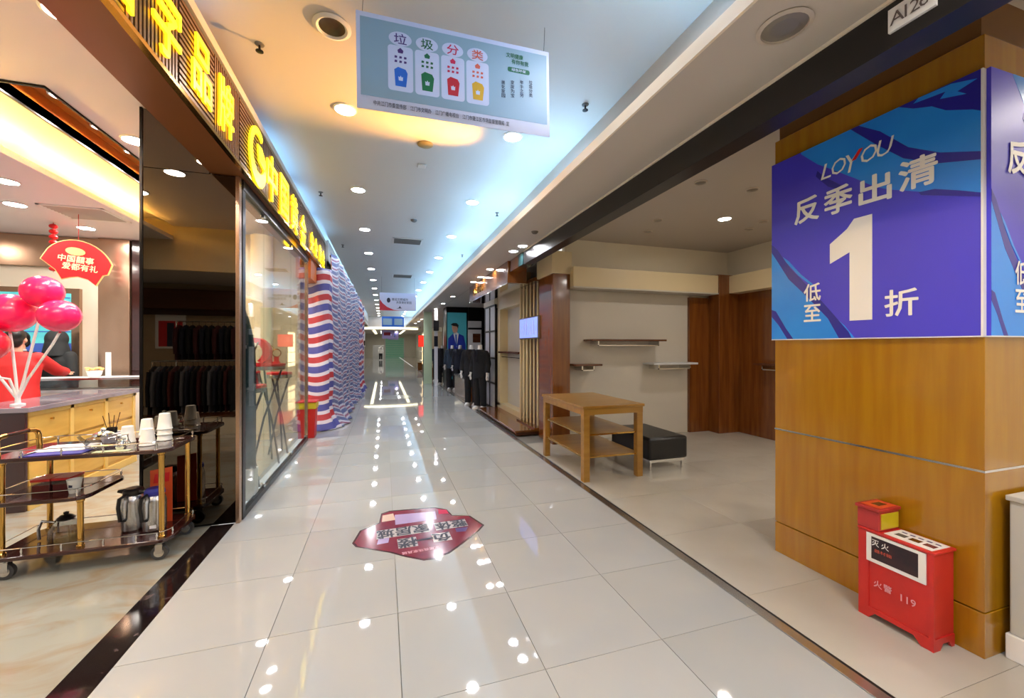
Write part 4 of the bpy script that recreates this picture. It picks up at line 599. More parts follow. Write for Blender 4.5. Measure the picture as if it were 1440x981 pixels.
for i, q in enumerate(pts):
    tg = (pts[min(i + 1, N_ - 1)] - pts[max(i - 1, 0)]).normalized(); nr = Vector((tg.y, -tg.x)); arc_ += (q - pts[i - 1]).length if i else 0
    top = 2.9 if i < 36 else 3.24 - .3 * (i - 36) / (N_ - 36)
    for j in range(rows + 1):
        f = j / rows; z = .012 + (top - .012) * (f ** 1.25); wv = .03 * math.sin(arc_ * 9 + .6 * math.sin(z * 1.3)) + .014 * math.sin(arc_ * 23 + z) + .01 * math.sin(z * 7 + arc_ * 3)
        fl_ = max(0, .45 - z) / .45; wv += .03 * fl_ * math.sin(arc_ * 14) + (.12 + .12 * math.exp(-((arc_ - 1.15) / .5) ** 2)) * fl_ ** 2; wv *= (1 if i < N_ - 2 else .5)
        V.append((q.x + nr.x * wv, q.y + nr.y * wv, z)); UV.append((arc_, z / .34 + .15 * math.sin(arc_ * 7.5 + z * .8) + .10 * math.sin(arc_ * 2.1 + z * 1.2) - .25 * max(0, .6 - arc_) + .35))
for i in range(N_ - 1):
    for j in range(rows): a = i * (rows + 1) + j; Fc.append((a, a + rows + 1, a + rows + 2, a + 1))
for i0, i1, mt, kf in ((0, 38, m_stripes, 1), (38, N_ - 32, m_stripes2, 2.1), (N_ - 32, N_ - 1, m_stripes, 1)):
    r1 = rows + 1; mb = MB(); mb.v = V[i0 * r1:(i1 + 1) * r1]; mb.f = [tuple(k - i0 * r1 for k in f) for f in Fc[i0 * rows:i1 * rows]]
    sh = mk('sheet', mb, mt, tp, True, ang=180); uvl = sh.data.uv_layers.new(name='UVMap')
    for lp in sh.data.loops: q = UV[lp.vertex_index + i0 * r1]; uvl.data[lp.index].uv = (q[0], q[1] * kf)
    so_ = sh.modifiers.new('s', 'SOLIDIFY'); so_.thickness = .004
mk('rope', MB().tube([(-1.3, 7.97, 2.88), (-1.0, 7.96, 2.885), (-.93, 8.05, 2.9)], .006, 6), m_plastic, tp, True); mk('batten', MB().tube([(-.95, 8.3, 3.2), (-.78, 15.9, 2.92)], .025, 8), m_brownwood, tp, True)
struct('trim_21', B((-1.36, 7.3, 2.62), (-1.14, 8.75, 2.945)), M('amber_panel', (196, 104, 44), .4), 'amber panel under the end of the fascia')
struct('wall_hoarding', B((-1.6, 8.8, 0), (-1.22, 15.9, 3.09)), m_darkmetal, 'closed shopfront behind the tarpaulin')
# floor sticker and medallion
dc = thing('floor_sticker', 'crimson floor sticker with black and white lettering for the basement', 'sticker', (.27, 3.4, 0)); E_ = [(495, 764), (506, 746), (533, 735), (536, 722), (548, 718), (612, 713), (628, 716), (636, 724), (661, 725), (681, 738), (674, 746), (650, 765), (632, 778), (612, 786), (596, 788), (570, 783), (548, 777), (500, 769)]
pe = [onZ(a, b, 0) for a, b in E_]; cen = sum(pe, Vector()) / len(pe)
mk('border', MB().prism([(q.x, q.y) for q in pe][::-1], (0, 0, .0006), (1, 0, 0), (0, 1, 0), .0008), m_decaldark, dc, True, smooth=False); mk('field', MB().prism([(cen.x + (q.x - cen.x) * .965, cen.y + (q.y - cen.y) * .955) for q in pe][::-1], (0, 0, .0016), (1, 0, 0), (0, 1, 0), .0005), m_decal, dc, True, smooth=False)
def DT(s, px_, py_, w_, h_, m, bold=.03, sl=.008, back=None):
    q = onZ(px_, py_, 0)
    xd, yd = Vector((-1, -.06, 0)), Vector((.06, -1, 0))
    if back: mk('text_plate', MB().prism([(a * w_ * .52, b * h_ * .54) for a, b in ((-1, -.9), (.96, -1), (1, .9), (-.97, 1))], (q.x, q.y, .0024), xd, yd, .0003), back, dc, True, smooth=False)
    letter(s, dc, (q.x, q.y, .003), xd, yd, m, w_, h_, .0005, bold, 0, 'lettering')
DT('家居城', 567, 747, .40, .15, m_ink, .04, back=m_decalw); DT('整体', 634, 737.5, .26, .14, m_ink, .04, back=m_decalw); DT('楼', 573, 763, .14, .15, m_ink, .04, back=m_decalw); DT('一', 597, 758.5, .13, .025, m_ink, .04, back=m_decalw); DT('负', 621, 755, .14, .14, m_ink, .04, back=m_decalw); DT('家居商场家具城', 592, 774, .27, .04, m_decalpink, .02)
for pg, m in (([(555, 724), (612, 719), (614, 730), (556, 738)], m_decalp), ([(538, 725), (553, 722), (556, 731), (537, 734)], m_decalt), ([(616, 716), (628, 717), (631, 722), (617, 723)], m_inkred), ([(532, 758), (548, 754), (546, 763), (530, 766)], m_decalp), ([(640, 743), (658, 741), (655, 747), (642, 748)], m_inkpurple)):
    qq = [onZ(a, b, 0) for a, b in pg]; mk('print', MB().prism([(q.x, q.y) for q in qq][::-1], (0, 0, .0022), (1, 0, 0), (0, 1, 0), .0003), m, dc, True, smooth=False)
md = thing('floor_medallion', 'faint round grey floor sticker farther along the corridor', 'sticker', (onZ(558, 558).x, onZ(558, 558).y, 0)); mk('ring', MB().lathe([(.46, .001), (.46, .002), (.52, .002), (.52, .001)], n=40, cap=False), M('medallion_grey', (120, 124, 126), .1), md); mk('disc', MB().lathe([(.001, .0015), (.46, .0015)], n=40, cap=False), M('medallion_pale', (176, 180, 180), .08), md)
# ================================================================== EXTINGUISHER BOX
fx0, fx1, fy0, fy1, fz = 2.565, 2.733, 1.27, 1.60, .49
fb = thing('extinguisher_box', 'red fire extinguisher box with white notice at the foot of the pillar', 'extinguisher box', (2.65, 1.43, 0))
mk('body', B((fx0 + .006, fy0 + .006, .06), (fx1, fy1 - .006, fz - .012)), m_red, fb, True); mk('lid', B((fx0 - .004, fy0 - .006, fz - .014), (fx1 + .002, fy1 + .004, fz)), m_red, fb, True, .004)
for y0 in (fy0, fy1 - .05): mk('front_stile', B((fx0, y0, .06), (fx0 + .012, y0 + (.02 if y0 == fy0 else .05), fz - .014)), m_red, fb, True)
mk('skirt', MB().prism([(0, .06), (0, 0), (.05, 0), (.08, .035), (.25, .035), (.28, 0), (.33, 0), (.33, .06)], (fx0, fy1, 0), (0, -1, 0), UP, -.012), m_red, fb, True); mk('skirt', MB().prism([(0, .06), (0, 0), (.04, 0), (.06, .03), (.11, .03), (.13, 0), (.153, 0), (.153, .06)], (fx0 + .0125, fy0, 0), (1, 0, 0), UP, -.012), m_red, fb, True)
nf = mk('notice', B((fx0 - .001, fy0 + .03, .315), (fx0 + .006, fy1 - .04, .47)), m_paper, fb, True); mk('picture', B((fx0 - .002, fy0 + .06, .335), (fx0, fy1 - .065, .455)), M('notice_dark', (30, 24, 34), .4, c2=(60, 30, 36), scale=12), nf, True)
for i, ch in enumerate('灭火'): letter(ch, nf, (fx0 - .003, fy1 - .085 - .045 * i, .425), (0, -1, 0), UP, m_paper, .034, .034, .001, .02)
letter('器材箱', nf, (fx0 - .003, fy1 - .12, .385), (0, -1, 0), UP, m_inkbrown, .08, .018, .001, .02)
for i, ch in enumerate('火警'): letter(ch, fb, (fx0 + .003, fy1 - .095 - .045 * i, .205), (0, -1, 0), UP, m_decalpink, .038, .038, .004, .02)
for i, ch in enumerate('119'): letter(ch, fb, (fx0 + .003, fy1 - .20 - .025 * i, .195), (0, -1, 0), UP, m_decalpink, None, .035, .004, .02)
st = mk('instruction_sheet', B((fx0 + .012, fy0 + .012, fz), (fx1 - .012, fy1 - .115, fz + .0015)), m_paper, fb, True)
for i in range(3): mk('picture', B((fx0 + .05, fy0 + .025 + .06 * i, fz + .0016), (fx0 + .09, fy0 + .07 + .06 * i, fz + .0022)), (m_decal, m_brownwood, m_ventdark)[i], st, True)
for i in range(5): mk('picture', B((fx0 + .115, fy0 + .03 + .035 * i, fz + .0016), (fx0 + .127, fy0 + .052 + .035 * i, fz + .0022)), m_inkpurple, st, True)
sb = thing('small_red_box', 'small red lidded box with yellow label on the extinguisher box', 'box', (2.65, 1.56, fz)); mk('body', B((fx0 + .0, fy1 - .1, fz + .001), (fx1 - .005, fy1 + .005, fz + .105)), M('faded_red', (180, 50, 50), .4), sb, True, .003); mk('lid', B((fx0 - .012, fy1 - .108, fz + .107), (fx1, fy1 + .012, fz + .125)), M('lid_red', (176, 44, 40), .4), sb, True, .004); mk('orange_print', B((fx0 + .015, fy1 - .095, fz + .125), (fx1 - .02, fy1 - .005, fz + .127)), m_orange, sb, True); mk('yellow_label', B((fx0 + .015, fy1 - .1035, fz + .012), (fx1 - .015, fy1 - .1, fz + .095)), m_yellow, sb, True); mk('dark_print', B((fx0 + .05, fy1 - .07, fz + .127), (fx1 - .05, fy1 - .03, fz + .1278)), m_brownwood, sb, True)
# pale cabinet round the corner of the pillar
cb = thing('pale_cabinet', 'pale grey cabinet on a white plinth beside the golden pillar', 'cabinet', (3.3, .85, 0)); mk('body', B((2.87, .62, .12), (3.7, 1.14, .76)), m_steelgrey, cb, True, .006); mk('plinth', B((2.86, .61, 0), (3.71, 1.15, .12)), m_plastic, cb, True, .004); mk('top', B((2.86, .61, .76), (3.71, 1.15, .785)), m_steelgrey, cb, True, .004)
for i in range(2): dq = mk('door', B((2.92 + .39 * i, .608, .15), (3.29 + .39 * i, .62, .74)), m_white, cb, True, .003); mk('handle', B((3.24 if not i else 3.34, .59, .42), (3.26 if not i else 3.36, .608, .52)), m_chrome, dq, True)
# ================================================================== TABLE AND BENCH
tb = thing('display_table', 'three tier golden wood display table in the vacant shop', 'table', (2.5, 4.6, 0)); tx0, tx1, ty0, ty1, tz = 2.10, 2.86, 4.02, 5.22, .84
for x in (tx0, tx1 - .075):
    for y in (ty0, ty1 - .075): mk('leg', B((x, y, 0), (x + .075, y + .075, tz - .1005)), m_tablewood, tb, True, .004)
mk('table_top', B((tx0 - .015, ty0 - .015, tz - .03), (tx1 + .015, ty1 + .015, tz)), m_tablewood, tb, True, .004)
for a, b in (((tx0, ty0, tz - .1), (tx1, ty0 + .03, tz - .03)), ((tx0, ty1 - .03, tz - .1), (tx1, ty1, tz - .03)), ((tx0, ty0 + .03, tz - .1), (tx0 + .03, ty1 - .03, tz - .03)), ((tx1 - .03, ty0 + .03, tz - .1), (tx1, ty1 - .03, tz - .03))): mk('apron', B(a, b), m_tablewood, tb, True)
for z in (.25, .5): mk('shelf', B((tx0 + .03, ty0 + .04, z), (tx1 - .03, ty1 - .04, z + .02)), m_tablewood, tb, True, .003); mk('shelf_edge', B((tx0 + .07, ty0 + .03, z + .003), (tx1 - .07, ty0 + .045, z + .018)), m_gold, tb, True); mk('shelf_edge', B((tx0 + .02, ty0 + .07, z + .003), (tx0 + .035, ty1 - .07, z + .018)), m_gold, tb, True)
bn_ = thing('leather_bench', 'low black leather bench behind the display table', 'bench', (3.35, 4.55, 0), .0); mk('cushion', B((3.02, 4.12, .13), (3.58, 4.98, .4)), m_leather, bn_, True, .03); mk('frame', B((3.04, 4.14, .1), (3.56, 4.96, .13)), m_chrome, bn_, True)
for x in (3.06, 3.52):
    for y in (4.16, 4.92): mk('leg', B((x, y, 0), (x + .02, y + .02, .1)), m_chrome, bn_, True)
# ================================================================== SHELVES
def shelf(x0, x1, z, label, Y=YW - .05, axis=0, mat=m_brownwood):
    t = thing('wall_shelf', label, 'shelf', ((x0 + x1) / 2, Y, z) if not axis else (Y, (x0 + x1) / 2, z)); f = (lambda a, b: B(a, b)) if not axis else (lambda a, b: B((a[1], a[0], a[2]), (b[1], b[0], b[2])))
    d0, d1 = Y - .3, Y
    mk('board', f((x0, d0, z), (x1, d1, z + .03)), mat, t, True, .003); mk('rail', f((x0 + .12, d0 + .04, z - .075), (x1 - .12, d0 + .055, z - .06)), m_chrome, t, True)
    for x in (x0 + .12, x1 - .135): mk('bracket', f((x, d0 + .04, z - .075), (x + .015, d1, z)), m_chrome, t, True)
shelf(onY(832, 474, 5.6).x, onY(936, 478, 5.6).x, 1.585, 'highest brown shelf in the middle of the grey panel')
shelf(2.78, onY(846, 515, 5.6).x, 1.2, 'lower brown shelf next to the reddish wing wall'); shelf(onY(918, 512, 5.6).x, 5.05, 1.2, 'lower shelf with pale edge beside the flat brown wood panel', mat=m_shadowbox)
shelf(4.0, 5.1, 1.2, 'lower brown shelf on the side wall by the corner post', 6.02, 1); shelf(3.2, 4.5, 1.62, 'upper brown shelf on the side wall behind the pillar', 6.02, 1); shelf(2.2, 3.6, 2.2, 'highest brown shelf on the side wall', 6.02, 1)
# ================================================================== PLATFORM, SLATTED SCREEN, MONITOR
pf = thing('platform', 'low glossy brown platform under the slatted screen', 'platform', (2.5, 7.3, 0)); mk('top', B((2.09, 6.45, .05), (2.92, 9.22, .085)), m_redwood, pf, True, .006); mk('base', B((2.12, 6.48, 0), (2.9, 9.2, .05)), m_brownwood, pf, True)
ss = thing('slatted_screen', 'tall screen of cream vertical slats on the brown platform', 'screen', (2.55, 6.95, .085)); sd = None
for i in range(7):
    y = 6.5 + .14 * i; s = mk('slat', B((2.58, 6.5, .11), (2.605, 6.54, 2.62)), M('slat_cream', (226, 206, 160), .4), ss, True, .003) if sd is None else bpy.data.objects.new('slat', sd.data)
    if sd is None: sd = s
    else:
        COL.objects.link(s); s.parent = ss; s.location = (-.016 * i, .14 * i, 0); bv = s.modifiers.new('bevel', 'BEVEL'); bv.width = .003
mk('backing', B((2.68, 6.48, .085), (2.7, 7.42, 2.66)), m_brownwood, ss, True); mk('top_rail', B((2.44, 6.47, 2.62), (2.7, 7.44, 2.68)), m_redwood, ss, True); mk('bottom_rail', B((2.44, 6.47, .085), (2.7, 7.44, .11)), m_redwood, ss, True); mk('end_post', B((2.57, 6.42, .085), (2.72, 6.47, 2.68)), m_redwood, ss, True)
mo = thing('monitor', 'blue lit monitor mounted on the slatted screen', 'monitor', (2.45, 6.95, 1.65)); q0, q1 = onX(731, 450, 2.43), onX(757, 445, 2.43); mk('casing', B((2.425, q1.y, 1.63), (2.46, q0.y, 2.02)), m_ventdark, mo, True, .006); mk('display', B((2.42, q1.y + .025, 1.655), (2.426, q0.y - .025, 1.995)), m_screenv, mo, True)
for i in range(7): yy = q1.y + .06 + (q0.y - q1.y - .12) * i / 7; mk('display_graphic', B((2.4185, yy, 1.70), (2.4202, yy + .03, 1.72 + .04 + .035 * ((i * 5) % 7))), m_bannerw, mo, True)
mk('mount', B((2.46, (q0.y + q1.y) / 2 - .06, 1.78), (2.545, (q0.y + q1.y) / 2 + .06, 1.9)), m_darkmetal, mo, True)
# header sign boxes
hb = thing('header_box', 'glossy brown header sign box above the beige niche', 'shop sign', (2.1, 8, 2.55)); mk('box', B((1.96, 6.45, 2.56), (2.3, 9.6, 2.925)), m_redwood, hb, True, .006); mk('steel_edge', B((1.95, 6.44, 2.545), (2.31, 9.61, 2.56)), m_chrome, hb, True)
for i, ch in enumerate('LOYOU'): letter(ch, hb, (1.955, 9.1 - .2 * i, 2.74), (0, -1, 0), UP, m_gold, None, .14, .012, .02)
h2 = thing('header_end', 'short brown and green glass header at the end of the black beam', 'shop sign', (2.1, 6.1, 2.74)); mk('wood', B((1.99, 5.98, 2.735), (2.16, 6.4, 2.92)), m_redwood, h2, True); mk('glass', B((1.985, 5.76, 2.735), (2.16, 5.98, 2.92)), m_tealplate, h2, True)
# beige niche, lattice partition
ni = thing('beige_niche', 'beige wall niche with a brown shelf past the slatted screen', 'display niche', (2.7, 8.5, .086)); mk('back', B((2.74, 7.46, .086), (2.8, 9.2, 2.95)), m_niche, ni, True)
for a, b in (((2.55, 7.46, .086), (2.74, 9.2, .2)), ((2.55, 7.46, 2.35), (2.74, 9.2, 2.95)), ((2.55, 9.0, .14), (2.74, 9.2, 2.35)), ((2.55, 7.46, .14), (2.74, 7.5, 2.35))): mk('surround', B(a, b), m_beige, ni, True)
mk('shelf', B((2.5, 7.52, 1.35), (2.74, 8.98, 1.39)), m_brownwood, ni, True); mk('rail', B((2.56, 7.6, 1.26), (2.575, 8.9, 1.275)), m_chrome, ni, True)
la = thing('lattice_partition', 'dark framed partition with pale panes beside the beige niche', 'partition', (2.5, 9.6, 0)); ya, yb = 9.24, 10.3
for y in (ya, (ya + yb) / 2, yb - .04): mk('mullion', B((2.5, y, 0), (2.54, y + .04, 2.5)), m_darkmetal, la, True)
for z in (0, .6, 1.2, 1.85, 2.46): mk('transom', B((2.5, ya, z), (2.54, yb, z + .04)), m_darkmetal, la, True)
for k in range(2):
    for j, (z0, z1) in enumerate(((.04, .6), (.64, 1.2), (1.24, 1.85), (1.89, 2.46))): y0 = ya + .04 + k * .51; mk('pane', B((2.515, y0, z0), (2.525, y0 + .47, z1)), m_shadowbox, la, True)
mk('top_panel', B((2.48, ya, 2.5), (2.58, yb, 2.95)), m_wall, la, True)
# ================================================================== MANNEQUINS AND SUITS
def mannequin(jm, tmat, shirt=True):
    t = thing('mannequin', '', 'mannequin'); b = MB(); b.loft([(0, 0, .85, .15, .1), (0, 0, 1.05, .13, .09), (0, 0, 1.32, .17, .1), (0, 0, 1.42, .1, .075)]); b.tube([(0, 0, 1.36), (0, .0, 1.47), (0, 0, 1.54)], [.07, .055, .056], 14)
    for s in (-1, 1): b.tube([(.18 * s, 0, 1.36), (.24 * s, .02, 1.08), (.25 * s, -.05, .84)], [.05, .042, .03], 10); hand(b, (.25 * s, -.05, .85), (.0, -.12, -1), -s, .011); b.tube([(.085 * s, 0, .9), (.09 * s, 0, .48), (.095 * s, .02, .07)], [.08, .06, .04], 12)
    remesh(mk('body', b, m_mann, t), .013, 4)
    c = MB(); c.loft([(0, 0, .74, .205, .14), (0, 0, .95, .19, .13), (0, 0, 1.12, .18, .125), (0, 0, 1.3, .215, .135), (0, 0, 1.38, .17, .11), (0, 0, 1.43, .085, .08)], 20)
    for s in (-1, 1): c.ball((.18 * s, 0, 1.34), .07, 12, 8); c.tube([(.18 * s, 0, 1.35), (.245 * s, .02, 1.08), (.255 * s, -.05, .88)], [.075, .065, .055], 12)
    remesh(mk('jacket', c, jm, t), .016, 4); u = MB()
    for s in (-1, 1): u.tube([(.085 * s, 0, .92), (.095 * s, -.005, .5), (.1 * s, .01, .07)], [.11, .085, .075], 14)
    remesh(mk('trousers', u, tmat, t), .016, 4)
    for s in (-1, 1): mk('shoe', MB().loft([(.1 * s, -.05, .0, .045, .12), (.1 * s, -.05, .04, .045, .12), (.1 * s, -.02, .075, .038, .07), (.1 * s, .01, .09, .035, .045)], 14), m_mann, t)
    for s in (-1, 1): mk('lapel', MB().prism([(.0, 1.12), (.05 * s, 1.3), (.075 * s, 1.42), (.03 * s, 1.43), (-.005 * s, 1.2)], (0, -.128, 0), (1, 0, 0), (0, -.02, 1), .006 * s), m_leather, t)
    mk('shirt', MB().prism([(-.025, 1.22), (.025, 1.22), (.05, 1.44), (-.05, 1.44)], (0, -.118, 0), (1, 0, .0), (0, .05, 1), .006), m_paper, t); mk('stand', MB().lathe([(.16, 0), (.16, .008), (.02, .012), (.02, .02)], (0, 0, 0), 20), m_chrome, t); return t
mA = mannequin(m_blackcloth, m_blackcloth); mA.location = (2.2, 9.52, 0); mA.rotation_euler.z = -.9; mA['label'] = 'headless mannequin in a black suit and white shoes beside the lattice partition'
mB_ = copy_tree(mA); mB_.location = (2.12, 10.15, 0); mB_.rotation_euler.z = -.6; mB_['label'] = 'headless mannequin in a dark suit behind the black suited one'
mats2 = (m_navy, m_teal, m_blackcloth, m_navy)
for i, (x, y, lb) in enumerate(((2.4, 13.3, 'mannequin in a navy suit before the portrait poster'), (2.25, 14.0, 'mannequin in black beside the navy suited mannequin'), (2.2, 16.1, 'mannequin in a dark blue coat past the white post'), (2.2, 17.8, 'mannequin in a dark coat beside the lit cream display'))):
    m = copy_tree(mA); m.location = (x, y, 0); m.rotation_euler.z = -.5; m['label'] = lb
    for ch in m.children:
        if ch.name.startswith(('jacket', 'trousers')): ch.data = ch.data.copy(); ch.data.materials[0] = mats2[i] if ch.name.startswith('jacket') else m_blackcloth
# wood counter, stands, poster pillar
wc2 = thing('wood_counter', 'low brown wood display block with a dark top behind the mannequins', 'display block', (2.4, 10.9, 0)); mk('body', B((2.12, 10.85, 0), (2.62, 12.7, .6)), m_redwood, wc2, True, .006); mk('top', B((2.1, 10.83, .6), (2.64, 12.72, .65)), m_leather, wc2, True, .006)
gs = thing('drawer_unit', 'grey drawer unit standing on the wood display block', 'drawer unit', (2.5, 11, .65)); mk('body', B((2.3, 11.0, .65), (2.6, 11.6, 1.12)), m_grey, gs, True, .004)
for i in range(3): dq = mk('drawer', B((2.31, 10.99, .67 + .15 * i), (2.59, 11.0, .8 + .15 * i)), m_vent, gs, True); mk('knob', B((2.43, 10.975, .73 + .15 * i), (2.47, 10.99, .75 + .15 * i)), m_chrome, dq, True)
hg = thing('folded_hedge', 'dark green tray of leaves on the grey drawer unit', 'plant tray', (2.45, 11.3, 1.12)); mk('tray', B((2.31, 11.02, 1.12), (2.59, 11.58, 1.17)), m_leather, hg, True); lv = MB()
for i in range(70): a = random.random() * 6.28; lv.ball((2.45 + random.uniform(-.12, .12), 11.3 + random.uniform(-.25, .25), 1.19 + random.random() * .04), (.03, .03, .012), 6, 4)
mk('leaves', lv, M('leaf_green', (28, 60, 36), .6), hg, True, kind='stuff')
pp = thing('poster_pillar', 'square pillar with a teal portrait poster of a suited man', 'pillar', (2.4, 13.6, 0)); pp['kind'] = 'structure'
PYp = 14.9; pa, pb = onY(629, 0, PYp).x, onY(656, 0, PYp).x; z0p, z1p = .3, 2.75
mk('core', B((pa - .03, PYp + .012, 0), (pb + .06, PYp + .8, 2.96)), m_darkmetal, pp, True); po = mk('poster', B((pa, PYp, z0p), (pb, PYp + .012, z1p)), m_posterteal, pp, True)
def PP(poly, m, dd, nm='print'): mk(nm, MB().prism([(pa + (a - 629) * (pb - pa) / 27, onY(640, b, PYp).z) for a, b in poly], (0, PYp - dd, 0), (1, 0, 0), UP, .001), m, po, True, smooth=False)
PP([(630, 476), (636, 470), (641, 466), (645, 469), (652, 472), (655, 485), (655, 503), (630, 503)], m_suitblue, .002); PP([(637.5, 469), (641, 466), (645, 469), (642, 488)], m_paper, .003); PP([(640, 470), (642, 470), (642.5, 486), (641, 487)], m_bblue, .004); PP([(635.5, 457), (638, 455.5), (642.5, 456), (644, 460), (643, 466), (640, 469), (637, 467), (635.5, 462)], m_skin, .003); PP([(633.5, 456.5), (637, 454), (642, 454), (645, 457), (644, 462), (642.5, 459), (637, 458)], m_hair, .004)
fr = thing('framed_picture', 'white framed picture hanging beside the portrait poster', 'picture', (3.0, 13.4, 1.6)); fa_, fb_ = onY(658, 0, 14.85).x, onY(677, 0, 14.85).x; mk('mount', B((fa_, 14.84, 1.25), (fb_, 14.87, 2.45)), m_paper, fr, True); mk('picture', B((fa_ + .18, 14.83, 1.65), (fb_ - .04, 14.84, 1.98)), m_brownwood, fr, True); mk('sign_strip', B((fa_, 14.825, 2.13), (fb_, 14.84, 2.2)), m_leather, fr, True); struct('wall_picture', B((pb + .07, 14.87, 0), (6.0, 14.97, 2.96)), m_darkmetal, 'dark wall carrying the framed picture')
# jackets on rails (copies)
def jacket_proto(m, grp, label):
    t = thing('hanging_jacket', label, 'jacket', (0, 0, 0), 0, grp); c = MB(); c.loft([(0, 0, -.86, .05, .25), (0, 0, -.5, .055, .23), (0, 0, -.2, .06, .235), (0, 0, -.1, .05, .19), (0, 0, -.04, .035, .07)], 14)
    for s in (-1, 1): c.tube([(0, .2 * s, -.13), (0, .255 * s, -.4), (.01, .262 * s, -.72)], [.055, .05, .042], 10)
    mk('cloth', c, m, t); mk('hanger', MB().tube([(0, -.2, -.1), (0, 0, -.03), (0, .2, -.1)], .009, 6).tube([(0, 0, -.03), (0, 0, .02), (0, .02, .04), (0, .0, .055)], .004, 6), m_brownwood, t); return t
def rail(x, y, z, L_, label, alongx=True, n=8, mats=(m_blackcloth,), jl='', grp=''):
    t = thing('clothes_rail', label, 'clothes rail', (x, y, 0), 0 if alongx else math.pi / 2); mk('bar', MB().tube([(-L_ / 2, 0, z), (L_ / 2, 0, z)], .014, 10), m_chrome, t)
    for s in (-1, 1): mk('upright', MB().tube([(s * L_ / 2, 0, 0), (s * L_ / 2, 0, z)], .016, 10), m_chrome, t); mk('foot', MB().box((s * L_ / 2 - .02, -.25, 0), (s * L_ / 2 + .02, .25, .03)), m_chrome, t)
    for i in range(n):
        m = mats[i % len(mats)]; k = (m.name, grp); o = copy_tree(PROT[k]) if k in PROT else jacket_proto(m, grp, jl); PROT.setdefault(k, o); dx = -L_ / 2 + L_ * (i + .5) / n; o.location = (x + dx, y, z - .055) if alongx else (x, y + dx, z - .055); o.rotation_euler.z = (0 if alongx else math.pi / 2) + random.uniform(-.04, .04); o.scale = (min(1, L_ / n / .135), 1, 1)
PROT = {}
rail(2.95, 17.3, 1.62, 1.6, 'chrome clothes rail of dark jackets past the portrait pillar', False, 7, (m_navy, m_teal, m_blackcloth), 'dark jacket hanging on the rail past the portrait pillar', 'jackets past the portrait pillar')
rail(2.95, 19.6, 1.6, 2.2, 'clothes rail of brown and dark coats beside the lit red display', False, 8, (m_maroon, m_blackcloth), 'coat hanging on the rail beside the lit red display', 'coats by the red display')
rail(-1.6, 18.6, 1.55, 2.4, 'clothes rail of dark coats past the striped tarpaulin', False, 8, (m_blackcloth, m_teal), 'dark coat hanging on the rail past the striped tarpaulin', 'coats past the tarpaulin')
# far right shops
wp3 = thing('white_post', 'slim white post with a black speaker near the clothes rails', 'post', (onY(608, 0, 15.9).x + .12, 15.75, 0)); mk('post', MB().box((-.06, -.06, 0), (.06, .06, 2.96)), m_plastic, wp3); mk('speaker', B((-.1, -.12, 2.1), (.1, -.06, 2.5)), m_leather, wp3); mk('band', B((-.065, -.065, 1.5), (.065, .065, 1.9)), m_navy, wp3)
ld = thing('lit_display', 'brightly lit cream display cabinet far down the right row', 'cabinet', (2.4, 23, 0)); mk('body', B((2.12, 22.2, 0), (3.0, 24, 2.3)), m_beige, ld, True); mk('light_panel', B((2.11, 22.3, .5), (2.12, 23.9, 2.2)), m_shoplit, ld, True)
for i in range(3): mk('shelf', B((1.95, 22.25, .7 + .5 * i), (2.11, 23.95, .73 + .5 * i)), m_white, ld, True)
rd = thing('red_lit_sign', 'glowing red square sign over the far clothes rail', 'sign', (2.4, 21, 1.9)); a, b = onY(586, 0, 21).x, onY(600, 0, 21).x; mk('face', B((a + .1, 20.98, 1.5), (b + .2, 21.0, 2.05)), m_redlit, rd, True); mk('box', B((a + .08, 21.0, 1.48), (b + .22, 21.1, 2.07)), m_redprint, rd, True); mk('post', B((a + .3, 21.02, 0), (a + .36, 21.08, 1.48)), m_darkmetal, rd, True)
gp = thing('pale_partition', 'tall pale green partition panel before the lit displays', 'partition', (2.4, 18.8, 0)); a, b = onY(596, 0, 16.6).x, onY(604, 0, 16.6).x; mk('panel', B((a, 16.6, 0), (b + .1, 16.7, 2.9)), M('pale_green', (196, 214, 176), .5), gp, True); mk('cap', B((a - .02, 16.58, 2.9), (b + .12, 16.72, 2.95)), m_white, gp, True)
for i in range(3): t = thing('wood_crate', ('low wooden display crate before the lit cream cabinet', 'low wooden display crate under the brown coats', 'low wooden display crate farthest along the right row')[i], 'crate', (2.3, (22.0, 20.9, 27)[i] - .4, 0)); mk('box', B((-.25, -.25, 0), (.25, .25, .45)), m_redwood, t, bevel=.01); mk('top', B((-.27, -.27, .45), (.27, .27, .48)), m_tablewood, t)
# cross beam light bar, far fittings
lbx = thing('light_bar', 'long glowing light bar along the cross beam', 'light', (.5, 30.95, 2.75)); pts = [(-1.4 + 3.8 * i / 16, 30.9, 2.80 + .05 * math.sin(math.pi * i / 16)) for i in range(17)]; mk('tube', MB().tube(pts, .06, 8), m_glow, lbx, True); mk('housing', B((-1.5, 30.92, 2.86), (2.5, 31.0, 2.95)), m_white, lbx, True)
scatter(light_proto(.1, m_lens, 'lit downlight added in the low ceiling to brighten the far end', 'downlights added beyond the cross beam'), [(x, y, 3.15) for x in (-.3, 1.3) for y in (34, 38, 42, 46, 50, 54)])  # lamps added because the far end came out dark
for x, lb in ((-.95, 'long white light strip beyond the cross beam on the tarpaulin side'), (1.95, 'long white light strip beyond the cross beam on the menswear side')): t = thing('light_strip', lb, 'light', (x, 44, 3.14)); mk('tube', B((-.12, -11, -.02), (.12, 11, 0)), m_glow, t); mk('frame', B((-.15, -11.1, -.015), (-.12, 11.1, .0)), m_white, t)
